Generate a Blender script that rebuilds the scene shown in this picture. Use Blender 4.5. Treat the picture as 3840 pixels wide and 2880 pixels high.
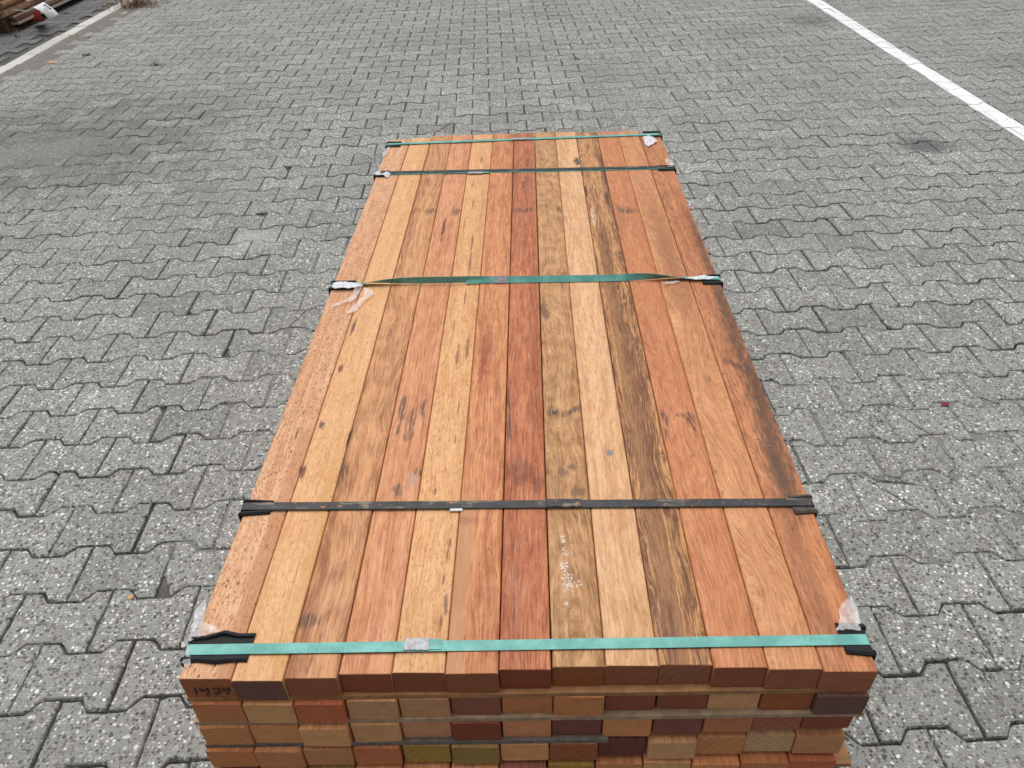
import bpy, bmesh, math, random
from mathutils import Vector, Matrix, noise as mnoise
random.seed(7)
R = math.radians
scene = bpy.context.scene
C = scene.collection
for o in list(bpy.data.objects): bpy.data.objects.remove(o)

# ---------------------------------------------------------------- camera
F_PX, PITCH, ROLL, CAM_H = 2884.0, R(37.14), R(-1.97), 1.425      # photo pixels are 3840 x 2880
FW = Vector((0, math.cos(PITCH), -math.sin(PITCH))); UP0 = Vector((0, math.sin(PITCH), math.cos(PITCH)))
RT0 = Vector((1, 0, 0))
RT = RT0*math.cos(ROLL) + UP0*math.sin(ROLL); UP = UP0*math.cos(ROLL) - RT0*math.sin(ROLL)
CAM = Vector((0, 0, CAM_H))
cam_d = bpy.data.cameras.new('camera'); cam = bpy.data.objects.new('camera', cam_d); C.objects.link(cam)
M = Matrix((RT, UP, -FW)).transposed().to_4x4(); M.translation = CAM
cam.matrix_world = M
cam_d.sensor_fit = 'HORIZONTAL'; cam_d.sensor_width = 36; cam_d.lens = 36*F_PX/3840
cam_d.clip_start = 0.05; cam_d.clip_end = 400
scene.camera = cam
# ---------------------------------------------------------------- light: bright overcast
SUN_EL, SUN_AZ = R(74), R(-20)          # azimuth measured from +Y towards +X
w = bpy.data.worlds.new('World'); scene.world = w; w.use_nodes = True
nt = w.node_tree; nt.nodes.clear()
sky = nt.nodes.new('ShaderNodeTexSky'); sky.sky_type = 'NISHITA'; sky.sun_disc = False
sky.sun_elevation = SUN_EL; sky.sun_rotation = SUN_AZ; sky.air_density = 1.0; sky.dust_density = 8.0; sky.ozone_density = 0.6
hs = nt.nodes.new('ShaderNodeHueSaturation'); hs.inputs['Saturation'].default_value = 0.3
bg = nt.nodes.new('ShaderNodeBackground'); bg.inputs['Strength'].default_value = 0.12
wo = nt.nodes.new('ShaderNodeOutputWorld')
nt.links.new(sky.outputs[0], hs.inputs['Color']); nt.links.new(hs.outputs[0], bg.inputs[0]); nt.links.new(bg.outputs[0], wo.inputs[0])
sd = bpy.data.lights.new('sun', 'SUN'); sd.energy = 1.0; sd.angle = R(50); sd.color = (1, 0.985, 0.965)
sun = bpy.data.objects.new('sun', sd); C.objects.link(sun)
sdir = Vector((math.sin(SUN_AZ)*math.cos(SUN_EL), math.cos(SUN_AZ)*math.cos(SUN_EL), math.sin(SUN_EL)))
sun.rotation_euler = sdir.to_track_quat('Z', 'Y').to_euler(); sun.location = (0, 0, 12)
vs = scene.view_settings; vs.view_transform = 'Standard'; vs.look = 'None'; vs.gamma = 1; vs.use_curve_mapping = False
vs.exposure = 0.0
scene.render.resolution_x = 1024; scene.render.resolution_y = 768

# ---------------------------------------------------------------- geometry helpers
S22 = 3840/2212                                                    # pixel scale of the working view
def G(x, y, z=0.0):
    """a pixel of the photograph seen on the horizontal plane of height z"""
    d = RT*((x-1920)/F_PX) - UP*((y-1440)/F_PX) + FW
    return CAM + d*((z-CAM_H)/d.z)
def proj(p):
    q = Vector(p)-CAM; zf = q.dot(FW)
    if zf < 0.05: return (1e6, 1e6)
    return (1920 + F_PX*q.dot(RT)/zf, 1440 - F_PX*q.dot(UP)/zf)
def setmesh(name, verts, faces, mats, parent=None, smooth=False, mi=None):
    me = bpy.data.meshes.new(name); me.from_pydata([tuple(v) for v in verts], [], faces); me.update()
    for m in (mats if isinstance(mats, (list, tuple)) else [mats]): me.materials.append(m)
    if mi: me.polygons.foreach_set('material_index', mi)
    if smooth: me.polygons.foreach_set('use_smooth', [True]*len(me.polygons))
    o = bpy.data.objects.new(name, me); C.objects.link(o)
    if parent: o.parent = parent
    return o
def tag(o, label=None, cat=None, group=None, kind=None):
    if label: o['label'] = label
    if cat: o['category'] = cat
    if group: o['group'] = group
    if kind: o['kind'] = kind
    return o
def empty(name, loc, rz=0):
    o = bpy.data.objects.new(name, None); C.objects.link(o); o.location = loc; o.rotation_euler = (0, 0, rz)
    o.empty_display_size = 0.1
    return o
class MB:
    def __init__(s): s.v = []; s.f = []; s.m = []
    def add(s, vs, fs, m=0):
        b = len(s.v); s.v += [tuple(v) for v in vs]; s.f += [tuple(i+b for i in f) for f in fs]; s.m += [m]*len(fs)
    def box(s, x0, x1, y0, y1, z0, z1, m=0):
        s.add([(x0,y0,z0),(x1,y0,z0),(x1,y1,z0),(x0,y1,z0),(x0,y0,z1),(x1,y0,z1),(x1,y1,z1),(x0,y1,z1)],
              [(0,3,2,1),(4,5,6,7),(0,1,5,4),(1,2,6,5),(2,3,7,6),(3,0,4,7)], m)
    def build(s, name, mats, parent=None, smooth=False): return setmesh(name, s.v, s.f, mats, parent, smooth, s.m)
def sn(x, y=0.0, z=0.0): return mnoise.noise(Vector((x, y, z)))
def lin(r, g, b):
    f = lambda c: ((c/255+0.055)/1.055)**2.4 if c > 10 else c/255/12.92
    return (f(r), f(g), f(b), 1)

# ---------------------------------------------------------------- shader helpers
class NT:
    def __init__(s, mat):
        mat.use_nodes = True; s.t = mat.node_tree; s.t.nodes.clear()
    def n(s, typ, props=None, **inp):
        nd = s.t.nodes.new('ShaderNode'+typ)
        for k, v in (props or {}).items(): setattr(nd, k, v)
        for k, v in inp.items():
            k = k.replace('_', ' ')
            s.set(nd, int(k[1:]) if k[0] == 'i' and k[1:].isdigit() else k, v)
        return nd
    def set(s, nd, k, v):
        sk = nd.inputs[k]
        if hasattr(v, 'is_linked') or isinstance(v, bpy.types.NodeSocket): s.t.links.new(v, sk)
        else:
            if sk.type == 'RGBA' and len(v) == 3: v = (*v, 1)
            sk.default_value = v
    def math(s, op, a, b=None, c=None, clamp=False):
        nd = s.t.nodes.new('ShaderNodeMath'); nd.operation = op; nd.use_clamp = clamp
        for i, v in enumerate((a, b, c)):
            if v is not None: s.set(nd, i, v)
        return nd.outputs[0]
    def vmath(s, op, a, b=None, c=None):
        nd = s.t.nodes.new('ShaderNodeVectorMath'); nd.operation = op
        for i, v in enumerate((a, b, c)):
            if v is not None: s.set(nd, i, v)
        return nd.outputs['Value' if op in ('LENGTH', 'DISTANCE', 'DOT_PRODUCT') else 'Vector']
    def mul(s, v, sc): return s.vmath('MULTIPLY', v, sc)
    def noise(s, vec, scale, detail=2, rough=0.5, dist=0.0):
        return s.n('TexNoise', Vector=vec, Scale=scale, Detail=detail, Roughness=rough, Distortion=dist).outputs['Fac']
    def ramp(s, v, a, b, lo=0.0, hi=1.0, smooth=True):
        nd = s.n('MapRange', {'interpolation_type': 'SMOOTHSTEP' if smooth else 'LINEAR'}, i0=v, i1=a, i2=b, i3=lo, i4=hi)
        return nd.outputs[0]
    def mix(s, f, a, b, mode='MIX'):
        nd = s.t.nodes.new('ShaderNodeMix'); nd.data_type = 'RGBA'; nd.blend_type = mode; nd.clamp_factor = True
        s.set(nd, 0, f); s.set(nd, 6, a); s.set(nd, 7, b)
        return nd.outputs[2]
    def blob(s, vec, c, rad, nz=0.5, scale=60, soft=(1.05, 0.75)):
        """ragged ellipse at c (object or world space) with radii rad"""
        if not hasattr(s, '_bn'): s._bn = {}
        k = scale
        if k not in s._bn: s._bn[k] = s.noise(vec, scale, 3, 0.6)
        d = s.vmath('LENGTH', s.vmath('DIVIDE', s.vmath('SUBTRACT', vec, tuple(c)), tuple(rad)))
        d = s.math('ADD', d, s.math('MULTIPLY', s.math('SUBTRACT', s._bn[k], 0.5), nz*2.2))
        return s.ramp(d, soft[0], soft[1])
    def out(s, col, rough=0.7, bump=None, bstr=0.3, bdist=0.001, spec=0.4, metal=0.0, alpha=None, coat=None):
        p = s.n('BsdfPrincipled', Base_Color=col, Roughness=rough, Metallic=metal)
        p.inputs['Specular IOR Level'].default_value = spec
        if alpha is not None: s.set(p, 'Alpha', alpha)
        if bump is not None:
            b = s.n('Bump', Strength=bstr, Distance=bdist, Height=bump); s.t.links.new(b.outputs[0], p.inputs['Normal'])
        o = s.n('OutputMaterial'); s.t.links.new(p.outputs[0], o.inputs[0])
        return p
def newmat(name):
    m = bpy.data.materials.new(name); return m, NT(m)
def simple(name, col, rough=0.7, var=0.12, scale=40, spec=0.4, metal=0.0):
    m, t = newmat(name)
    co = t.n('TexCoord').outputs['Object']
    nz = t.noise(co, scale, 4, 0.6)
    c = t.mix(t.ramp(nz, 0.3, 0.7), tuple(x*(1-var) for x in col[:3]), tuple(min(1, x*(1+var)) for x in col[:3]))
    t.out(c, rough, nz, 0.2, 0.001, spec, metal)
    return m

# ================================================================= GROUND
YAW_P = R(0.67); PU = 0.2; PV = 0.1373; PX0 = -0.113*PU; PY0 = 11.153*PU   # double-T pavers, 200 x 165 mm
cy_, sy_ = math.cos(YAW_P), math.sin(YAW_P)
def lat(u, v): return (u*cy_ - v*sy_, u*sy_ + v*cy_)
KERB_X0, KERB_X1 = -3.60, -3.495
# low spots where silt covers the joints: (x, y, rx, ry, rise)
DIRT = []
for (px_, py_, rx, ry, h) in [(120, 560, 0.62, 0.38, 1.0), (330, 640, 0.5, 0.16, 0.8), (620, 330, 0.35, 0.22, 0.75), (560, 420, 0.3, 0.2, 0.7),
                          (230, 830, 0.28, 0.09, 0.8), (1040, 1470, 0.07, 0.16, 0.85), (1060, 1330, 0.05, 0.08, 0.8), (930, 930, 0.12, 0.08, 0.6),
                          (3350, 1560, 0.06, 0.035, 0.9), (3700, 1560, 0.07, 0.05, 0.85), (3520, 2110, 0.06, 0.06, 0.95), (3800, 1945, 0.1, 0.05, 0.9),
                          (3000, 690, 0.1, 0.06, 0.8), (2790, 510, 0.12, 0.05, 0.6), (1150, 800, 0.2, 0.1, 0.55), (40, 760, 0.2, 0.12, 0.6)]:
    p = G(px_, py_); DIRT.append((p.x, p.y, rx, ry, h))
DAMX = [(G(1030, 1400).x, 0.16, 1.2, 2.9), (G(3300, 1500).x+0.05, 0.35, 1.1, 2.0), (G(2350, 330).x, 0.22, 3.5, 6.0), (G(900, 500).x, 0.3, 3.0, 4.4)]
def dirt_at(x, y):
    m = 0.0
    for (dx, hw, ya, yb) in DAMX:
        m = max(m, 0.62*max(0.0, min(1.0, (hw*1.25-abs(x-dx))/0.12))*max(0.0, min(1.0, (y-ya+0.1)/0.2))*max(0.0, min(1.0, (yb+0.1-y)/0.2)))
    n = 0.45*sn(x*3.1, y*3.1, 4.0) + 0.35*sn(x*9, y*9, 1.0) + 0.2*sn(x*25, y*25, 2.0)
    for (cx, cy, rx, ry, h) in DIRT:
        d = math.hypot((x-cx)/rx, (y-cy)/ry)
        if d < 2.2: m = max(m, h*max(0.0, min(1.0, (1.45 + n*1.5 - d)/1.1)))
    dk = x - KERB_X1
    if dk < 0.8: m = max(m, max(0.0, min(1.0, (0.30 + 0.12*sn(y*2.3, 7.0) + n*0.2 - dk)/0.18)) if dk > -0.12 else 0.0)
    return m

# paver concrete with exposed aggregate
def paver_material(name, dark=False):
    m, t = newmat(name)
    pos = t.n('NewGeometry').outputs['Position']
    pos = t.mul(pos, (1, 1, 1.0))
    tone = t.n('Attribute', {'attribute_name': 'tone'}).outputs['Fac']
    fine = t.noise(pos, 420, 3, 0.65)
    mid = t.noise(pos, 45, 4, 0.6)
    big = t.noise(pos, 1.1, 4, 0.6)
    if dark:
        col = t.mix(t.ramp(fine, 0.3, 0.7), lin(84, 85, 86), lin(112, 113, 114))
        col = t.mix(t.math('MULTIPLY', t.ramp(mid, 0.5, 0.75), 0.4), col, lin(70, 66, 62))
        col = t.mix(1.0, col, t.n('CombineXYZ', X=t.math('ADD', 0.82, t.math('MULTIPLY', tone, 0.36)), Y=t.math('ADD', 0.82, t.math('MULTIPLY', tone, 0.36)), Z=t.math('ADD', 0.82, t.math('MULTIPLY', tone, 0.36))).outputs[0], 'MULTIPLY')
        t.out(col, 0.8, fine, 0.5, 0.001, 0.3)
        return m
    col = t.mix(t.ramp(fine, 0.3, 0.72), lin(112, 113, 110), lin(170, 171, 167))
    # two sizes of stones
    bump = t.math('MULTIPLY', fine, 0.5)
    warp = t.vmath('ADD', pos, t.mul(t.n('TexNoise', Vector=pos, Scale=160, Detail=1).outputs['Color'], (0.004, 0.004, 0.004)))
    for sc, lim, thr in ((150, 0.5, 0.2), (88, 0.42, 0.52)):
        v = t.n('TexVoronoi', Vector=warp, Scale=sc, Randomness=1.0)
        rnd = t.n('SeparateColor', Color=v.outputs['Color']).outputs
        stone = t.ramp(v.outputs['Distance'], lim, lim-0.07)
        sel = t.math('GREATER_THAN', rnd[0], thr)
        mask = t.math('MULTIPLY', stone, sel)
        cr = t.n('ValToRGB', Fac=rnd[1])
        el = cr.color_ramp; el.interpolation = 'CONSTANT'
        stops = [(0.0, lin(72, 70, 68)), (0.2, lin(98, 92, 84)), (0.34, lin(126, 114, 102)), (0.46, lin(148, 146, 140)), (0.64, lin(178, 176, 168)), (0.82, lin(212, 210, 204)), (0.93, lin(240, 239, 236))]
        el.elements[0].position, el.elements[0].color = stops[0]; el.elements[1].position, el.elements[1].color = stops[1]
        for p_, c_ in stops[2:]:
            e = el.elements.new(p_); e.color = c_
        col = t.mix(t.math('MULTIPLY', mask, 0.9), col, cr.outputs[0])
        bump = t.math('ADD', bump, t.math('MULTIPLY', mask, 0.8))
    # grime film, stains
    grime = t.ramp(t.noise(pos, 6.5, 5, 0.65), 0.42, 0.72)
    col = t.mix(t.math('MULTIPLY', grime, 0.38), col, lin(122, 120, 115))
    col = t.mix(t.math('MULTIPLY', t.ramp(big, 0.45, 0.7), 0.3), col, lin(118, 116, 111))
    col = t.mix(t.math('MULTIPLY', t.ramp(mid, 0.58, 0.75), 0.3), col, lin(104, 101, 96))
    for (px_, py_, rx, ry, st, c_) in [(3470, 545, 0.16, 0.14, 0.62, (66, 68, 70)), (3035, 75, 0.2, 0.22, 0.5, (78, 78, 78)), (2700, 130, 0.5, 0.25, 0.22, (90, 89, 86)), (3790, 230, 0.35, 0.4, 0.22, (84, 83, 82)),
                                      (120, 560, 1.2, 0.85, 0.62, (88, 87, 85)), (700, 380, 0.6, 0.4, 0.33, (98, 97, 93)), (330, 330, 0.5, 0.4, 0.22, (95, 92, 86)),
                                      (950, 900, 0.12, 0.14, 0.5, (176, 176, 172)), (2900, 900, 0.4, 0.3, 0.15, (100, 98, 94))]:
        g = G(px_, py_)
        b = t.blob(pos, (g.x, g.y, 0), (rx, ry, 5), 0.9, 7, (1.25, 0.2))
        col = t.mix(t.math('MULTIPLY', b, st), col, lin(*c_))
    tv = t.math('ADD', 0.85, t.math('MULTIPLY', tone, 0.30))
    col = t.mix(1.0, col, t.n('CombineXYZ', X=t.math('MULTIPLY', tv, 0.985), Y=t.math('MULTIPLY', tv, 1.005), Z=t.math('MULTIPLY', tv, 1.01)).outputs[0], 'MULTIPLY')
    t.out(col, 0.82, bump, 0.7, 0.0022, 0.35)
    return m
PAVER = paver_material('paver_concrete'); PAVER_D = paver_material('dark_paver_concrete', True)
m_, t = newmat('joint_sand')
pos = t.n('NewGeometry').outputs['Position']
fine = t.noise(pos, 380, 3, 0.7); md = t.noise(pos, 30, 4, 0.6)
col = t.mix(t.ramp(fine, 0.3, 0.75), lin(92, 92, 89), lin(150, 150, 146))
v = t.n('TexVoronoi', Vector=pos, Scale=110); rr = t.n('SeparateColor', Color=v.outputs['Color']).outputs
col = t.mix(t.math('MULTIPLY', t.math('GREATER_THAN', rr[0], 0.7), t.ramp(v.outputs['Distance'], 0.42, 0.32)), col, lin(178, 176, 170))
col = t.mix(t.math('MULTIPLY', t.ramp(md, 0.5, 0.7), 0.35), col, lin(104, 101, 95))
sl_ = t.n('Attribute', {'attribute_name': 'silt'}).outputs['Fac']
col = t.mix(t.ramp(sl_, 0.45, 0.1), col, t.mix(t.ramp(fine, 0.3, 0.75), lin(66, 65, 62), lin(112, 110, 106)))
col = t.mix(t.math('MULTIPLY', t.blob(pos, (-3.35, 7.0, 0), (0.22, 2.2, 5), 0.8, 5, (1.2, 0.3)), 0.4), col, lin(98, 84, 74))
t.out(col, 0.95, fine, 0.6, 0.0015, 0.2)
SAND = m_

# --- ground sheet: sand bed under the joints, rising in the low spots; carries on to the horizon
GX0, GX1, GY0, GY1 = -6.6, 6.4, 0.0, 10.8
def build_ground():
    st = 0.035; nx = int((GX1-GX0)/st); ny = int((GY1-GY0)/st)
    vs = []; silt = []
    for j in range(ny+1):
        y = GY0 + (GY1-GY0)*j/ny
        for i in range(nx+1):
            x = GX0 + (GX1-GX0)*i/nx
            d = dirt_at(x, y)
            z = -0.0150 + 0.002*sn(x*7, y*7) + 0.0015*sn(x*23, y*23, 3)
            z += d*(0.0162 + 0.003*sn(x*14, y*14, 9))
            if i in (0, nx) or j in (0, ny): z = -0.012
            vs.append((x, y, z)); silt.append(d)
    fs = [(j*(nx+1)+i, j*(nx+1)+i+1, (j+1)*(nx+1)+i+1, (j+1)*(nx+1)+i) for j in range(ny) for i in range(nx)]
    b = len(vs); Rr = 150
    vs += [(-Rr, -Rr, -0.012), (Rr, -Rr, -0.012), (Rr, Rr, -0.012), (-Rr, Rr, -0.012)]
    c0, c1, c2, c3 = 0, nx, (ny+1)*(nx+1)-1, ny*(nx+1)
    fs += [tuple([b, b+1] + [i for i in range(nx, -1, -1)]), tuple([b+1, b+2] + [j*(nx+1)+nx for j in range(ny, -1, -1)]),
           tuple([b+2, b+3] + [ny*(nx+1)+i for i in range(0, nx+1)]), tuple([b+3, b] + [j*(nx+1) for j in range(0, ny+1)])]
    o = setmesh('ground', vs, fs, SAND, smooth=True)
    at_ = o.data.attributes.new('silt', 'FLOAT', 'POINT'); at_.data.foreach_set('value', silt + [0.0]*4)
    tag(o, kind='structure'); return o
ground = build_ground()

# --- pavers
He, Hw, HU = 0.0825, 0.0548, 0.1
def clip_poly(P, a, b, c):
    """keep a*x+b*y<=c"""
    out = []
    for i in range(len(P)):
        p, q = P[i], P[(i+1) % len(P)]
        dp, dq = a*p[0]+b*p[1]-c, a*q[0]+b*q[1]-c
        if dp <= 0: out.append(p)
        if (dp < 0 < dq) or (dq < 0 < dp):
            s = dp/(dp-dq); out.append((p[0]+(q[0]-p[0])*s, p[1]+(q[1]-p[1])*s))
    return out
def outline(g):
    e, wv, u = He-g, Hw-g, HU-g
    half = [(-u, e), (-0.0615, e), (-0.0385, wv), (0.0385, wv), (0.0615, e), (u, e)]
    return [(x, -y) for x, y in half] + [(x, y) for x, y in reversed(half)]        # ccw
def densify(P, step, jit, rnd):
    out = []
    for i in range(len(P)):
        p, q = P[i], P[(i+1) % len(P)]
        L = math.hypot(q[0]-p[0], q[1]-p[1])
        if L < 1e-5: continue
        n = max(1, int(round(L/step)))
        for k in range(n):
            s = k/n
            out.append((p[0]+(q[0]-p[0])*s + rnd.uniform(-jit, jit), p[1]+(q[1]-p[1])*s + rnd.uniform(-jit, jit)))
    return out
def inset(P, d):
    n = len(P); out = []
    for i in range(n):
        a, b, c = P[i-1], P[i], P[(i+1) % n]
        e1 = (b[0]-a[0], b[1]-a[1]); e2 = (c[0]-b[0], c[1]-b[1])
        l1 = math.hypot(*e1) or 1e-6; l2 = math.hypot(*e2) or 1e-6
        nx = -(e1[1]/l1 + e2[1]/l2); ny = (e1[0]/l1 + e2[0]/l2); l = math.hypot(nx, ny) or 1e-6
        out.append((b[0]+nx/l*d, b[1]+ny/l*d))
    return out
def paver_geo(rnd, near, damage, crack):
    """list of (verts, faces) in local coordinates, top at z = 0"""
    base = outline(rnd.uniform(0.0014, 0.0030) + (0 if near else 0.0008))
    polys = [base]
    for sx in (-1, 1):
        for sy in (-1, 1):
            if rnd.random() < damage:
                s = rnd.uniform(0.006, 0.022) if damage < 0.4 else rnd.uniform(0.012, 0.05)
                a = rnd.uniform(0.25, 1.3); ca, sa = math.cos(a)*sx, math.sin(a)*sy
                polys = [clip_poly(p, ca, sa, math.cos(a)*HU + math.sin(a)*He - s*0.8) for p in polys]
    if crack:
        a = rnd.uniform(-0.7, 0.7); ca, sa = math.cos(a), math.sin(a); c = rnd.uniform(-0.045, 0.045); g = rnd.uniform(0.001, 0.003)
        polys = [clip_poly(base, ca, sa, c-g), clip_poly(base, -ca, -sa, -c-g)]
    res = []
    tx, ty = rnd.gauss(0, 0.005), rnd.gauss(0, 0.006)
    zz = rnd.gauss(0, 0.0009)
    for P in polys:
        if len(P) < 3: continue
        P = densify(P, 0.015 if near else 0.034, (0.0028 if damage > 0.4 else 0.0011) if near else 0.0008, rnd)
        n = len(P)
        rings = [(0, -0.03), (0, -0.0065), (0.0016, -0.0018), (0.0050, 0.0)] if near else [(0, -0.02), (0, -0.0045), (0.004, 0.0)]
        vs = []
        for d, z in rings:
            Q = inset(P, d*rnd.uniform(0.8, 1.3)) if d else P
            for (x, y) in Q: vs.append((x, y, z + zz + x*tx + y*ty))
        fs = []
        for k in range(len(rings)-1):
            for i in range(n):
                j = (i+1) % n; fs.append((k*n+i, k*n+j, (k+1)*n+j, (k+1)*n+i))
        top = (len(rings)-1)*n
        fs.append(tuple(range(top, top+n)))
        res.append((vs, fs, P))
    return res
# bundle frame (needed to know which pavers it hides)
YAW_B = R(1.88); BA = Vector((math.sin(YAW_B), math.cos(YAW_B), 0)); BC = Vector((math.cos(YAW_B), -math.sin(YAW_B), 0))
TOP = 0.522
U0, V0 = -0.015, 1.585                     # bundle centre
B_ORG = BC*U0 + BA*V0
def bw(u, v, z): return BC*u + BA*v + Vector((0, 0, z))
def hull2(pts):
    pts = sorted(set(pts)); 
    def half(ps):
        h = []
        for p in ps:
            while len(h) > 1 and (h[-1][0]-h[-2][0])*(p[1]-h[-2][1])-(h[-1][1]-h[-2][1])*(p[0]-h[-2][0]) <= 0: h.pop()
            h.append(p)
        return h[:-1]
    return half(pts) + half(pts[::-1])
BHULL = hull2([proj(bw(u, v, z)) for u in (-0.468, 0.438) for v in (0.568, 2.60) for z in (0.2, TOP)])
def in_hull(p):
    for i in range(len(BHULL)):
        a, b = BHULL[i], BHULL[(i+1) % len(BHULL)]
        if (b[0]-a[0])*(p[1]-a[1])-(b[1]-a[1])*(p[0]-a[0]) < 0: return False
    return True
cands = []
r_lo, r_hi = int((PY0-11.2)/PV)-2, int((PY0+0.2)/PV)+2
for row in range(r_lo, r_hi):
    vc = PY0 - row*PV + He
    for i in range(-36, 36):
        uc = PX0 + (i + 0.5*(row % 2) + 0.5)*PU
        x, y = lat(uc, vc)
        if not (GX0 < x < GX1 and 0.1 < y < GY1): continue
        if KERB_X0-0.105 < x < KERB_X1+0.105: continue
        cor = [lat(uc+a, vc+b) for a, b in ((-.1, -.08), (.1, -.08), (.1, .08), (-.1, .08))]
        P = [proj((a, b, 0)) for a, b in cor]
        area = 0.5*abs(sum(P[k][0]*P[(k+1) % 4][1]-P[(k+1) % 4][0]*P[k][1] for k in range(4)))
        vis = sum(1 for p in P + [proj((x, y, 0))] if 0 < p[0] < 3840 and 0 < p[1] < 2880 and not in_hull(p))
        cands.append((area*vis/5 if area < 1e9 else 0, x, y, row, i, vis))
cands.sort(key=lambda c: -c[0])
def tone_attr(me, val):
    a = me.attributes.new('tone', 'FLOAT', 'FACE'); a.data.foreach_set('value', val)
LINE_X = (2.617, 2.727)
paint_v, paint_f = [], []
def add_paint(pv, x, y, ang):
    """thick road paint on top of one paver, clipped to the line"""
    ca, sa = math.cos(ang), math.sin(ang)
    for (vs, fs, P) in pv:
        Q = inset(P, 0.0008)
        W = [(x + a*ca - b*sa, y + a*sa + b*ca) for a, b in Q]
        w0 = LINE_X[0] + 0.004*sn(y*9, 3); w1 = LINE_X[1] + 0.004*sn(y*9, 8)
        W = clip_poly(W, -1, 0.0093, -w0 + 0.0093*5.5); W = clip_poly(W, 1, -0.0093, w1 - 0.0093*5.5) if len(W) > 2 else []
        if len(W) < 3: continue
        n = len(W); b = len(paint_v); zt = max(v[2] for v in vs)
        for (a, c) in W: paint_v.append((a, c, zt - 0.004))
        for (a, c) in W: paint_v.append((a, c, zt + 0.0016))
        for k in range(n): paint_f.append((b+k, b+(k+1) % n, b+n+(k+1) % n, b+n+k))
        paint_f.append(tuple(range(b+n, b+2*n)))
sv, sf, stn = [], [], []; dv, df, dtn = [], [], []
count = 0
for k, (ar, x, y, row, i, vis) in enumerate(cands):
    rnd = random.Random(row*1000+i)
    near = ar > 0 and y < 5.2
    dm = 0.05
    for (dx, hw, ya, yb) in DAMX:
        if abs(x-dx) < hw and ya < y < yb: dm = 0.5 if rnd.random() < 0.25 else 0.08
    crack = rnd.random() < (0.12 if dm > 0.2 else 0.012)
    isdark = x < KERB_X0
    geo = paver_geo(rnd, near, dm, crack)
    ang = YAW_P + rnd.gauss(0, 0.004); x += rnd.gauss(0, 0.0008); y += rnd.gauss(0, 0.0008)
    tone = min(1, max(0, rnd.gauss(0.5, 0.2)))
    if abs(x-2.67-0.0093*(y-5.5)) < 0.17: add_paint(geo, x, y, ang)
    if ar > 0 and count < 300 and not isdark:
        mb = MB()
        for g in geo: mb.add(g[0], g[1])
        o = mb.build('paver', PAVER, ground); o.location = (x, y, 0); o.rotation_euler = (0, 0, ang)
        tone_attr(o.data, [tone]*len(o.data.polygons))
        count += 1
    else:
        ca, sa = math.cos(ang), math.sin(ang)
        V_, F_, T_ = (dv, df, dtn) if isdark else (sv, sf, stn)
        for (vs, fs, P) in geo:
            b = len(V_)
            V_ += [(x + a*ca - c*sa, y + a*sa + c*ca, z - (0.004 if isdark else 0)) for (a, c, z) in vs]
            F_ += [tuple(q+b for q in f) for f in fs]; T_ += [tone]*len(fs)
o = setmesh('distant_pavers', sv, sf, PAVER, ground); tone_attr(o.data, stn); tag(o, kind='stuff')
o = setmesh('dark_pavers', dv, df, PAVER_D, ground); tone_attr(o.data, dtn); tag(o, kind='stuff')

# --- painted line
m_, t = newmat('white_road_paint')
pos = t.n('NewGeometry').outputs['Position']
nz = t.noise(pos, 60, 4, 0.65); n2 = t.noise(t.mul(pos, (1, 0.3, 1)), 9, 4, 0.6)
col = t.mix(t.ramp(n2, 0.35, 0.7), (0.74, 0.75, 0.77), (0.82, 0.83, 0.85))
col = t.mix(t.math('MULTIPLY', t.ramp(nz, 0.66, 0.74), 0.7), col, lin(130, 130, 128))
t.out(col, 0.5, nz, 0.3, 0.001, 0.4)
PAINT = m_
mb = MB(); mb.v, mb.f = paint_v, paint_f; mb.m = [0]*len(paint_f)
n = 240; vs = []
for k in range(n+1):
    y = 0.3 + 10.4*k/n
    o_ = 0.0093*(y-5.5)
    for xx, q in ((LINE_X[0]+0.003, 3), (LINE_X[1]-0.003, 8)): vs.append((xx + o_ + 0.003*sn(y*9, q), y, -0.0048))
mb.add(vs, [(2*k, 2*k+1, 2*k+3, 2*k+2) for k in range(n)])
tag(mb.build('painted_line', PAINT), kind='structure')

# --- kerb strip: pale concrete edging stones
m_, t = newmat('kerb_concrete')
pos = t.n('NewGeometry').outputs['Position']; rn = t.n('ObjectInfo').outputs['Random']
f1 = t.noise(pos, 300, 3, 0.7); f2 = t.noise(pos, 14, 4, 0.6)
col = t.mix(t.ramp(f1, 0.3, 0.7), lin(176, 175, 170), lin(204, 203, 198))
col = t.mix(t.math('MULTIPLY', t.ramp(f2, 0.5, 0.75), 0.45), col, lin(150, 147, 140))
tv = t.math('ADD', 0.9, t.math('MULTIPLY', rn, 0.16))
col = t.mix(1.0, col, t.n('CombineXYZ', X=tv, Y=tv, Z=tv).outputs[0], 'MULTIPLY')
t.out(col, 0.85, f1, 0.5, 0.001, 0.3)
KERB = m_
kerb = tag(empty('kerb_strip', (KERB_X0, 0, 0)), kind='structure')
def kerb_mesh(L):
    W = KERB_X1-KERB_X0; bm = bmesh.new(); bmesh.ops.create_cube(bm, size=1)
    bmesh.ops.scale(bm, vec=(W, L-0.006, 0.06), verts=bm.verts)
    bmesh.ops.bevel(bm, geom=[e for e in bm.edges], offset=0.004, segments=1, affect='EDGES')
    me = bpy.data.meshes.new('kerb_stone'); bm.to_mesh(me); bm.free(); me.materials.append(KERB); return me
kme = kerb_mesh(0.3)
yk = 0.2
while yk < 10.6:
    o = bpy.data.objects.new('kerb_stone', kme); C.objects.link(o); o.parent = kerb
    o.location = ((KERB_X1-KERB_X0)/2 + random.gauss(0, 0.002), yk + 0.15, -0.026 + random.gauss(0, 0.0012)); o.rotation_euler = (random.gauss(0, .004), random.gauss(0, .006), random.gauss(0, 0.006))
    yk += 0.3

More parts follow.
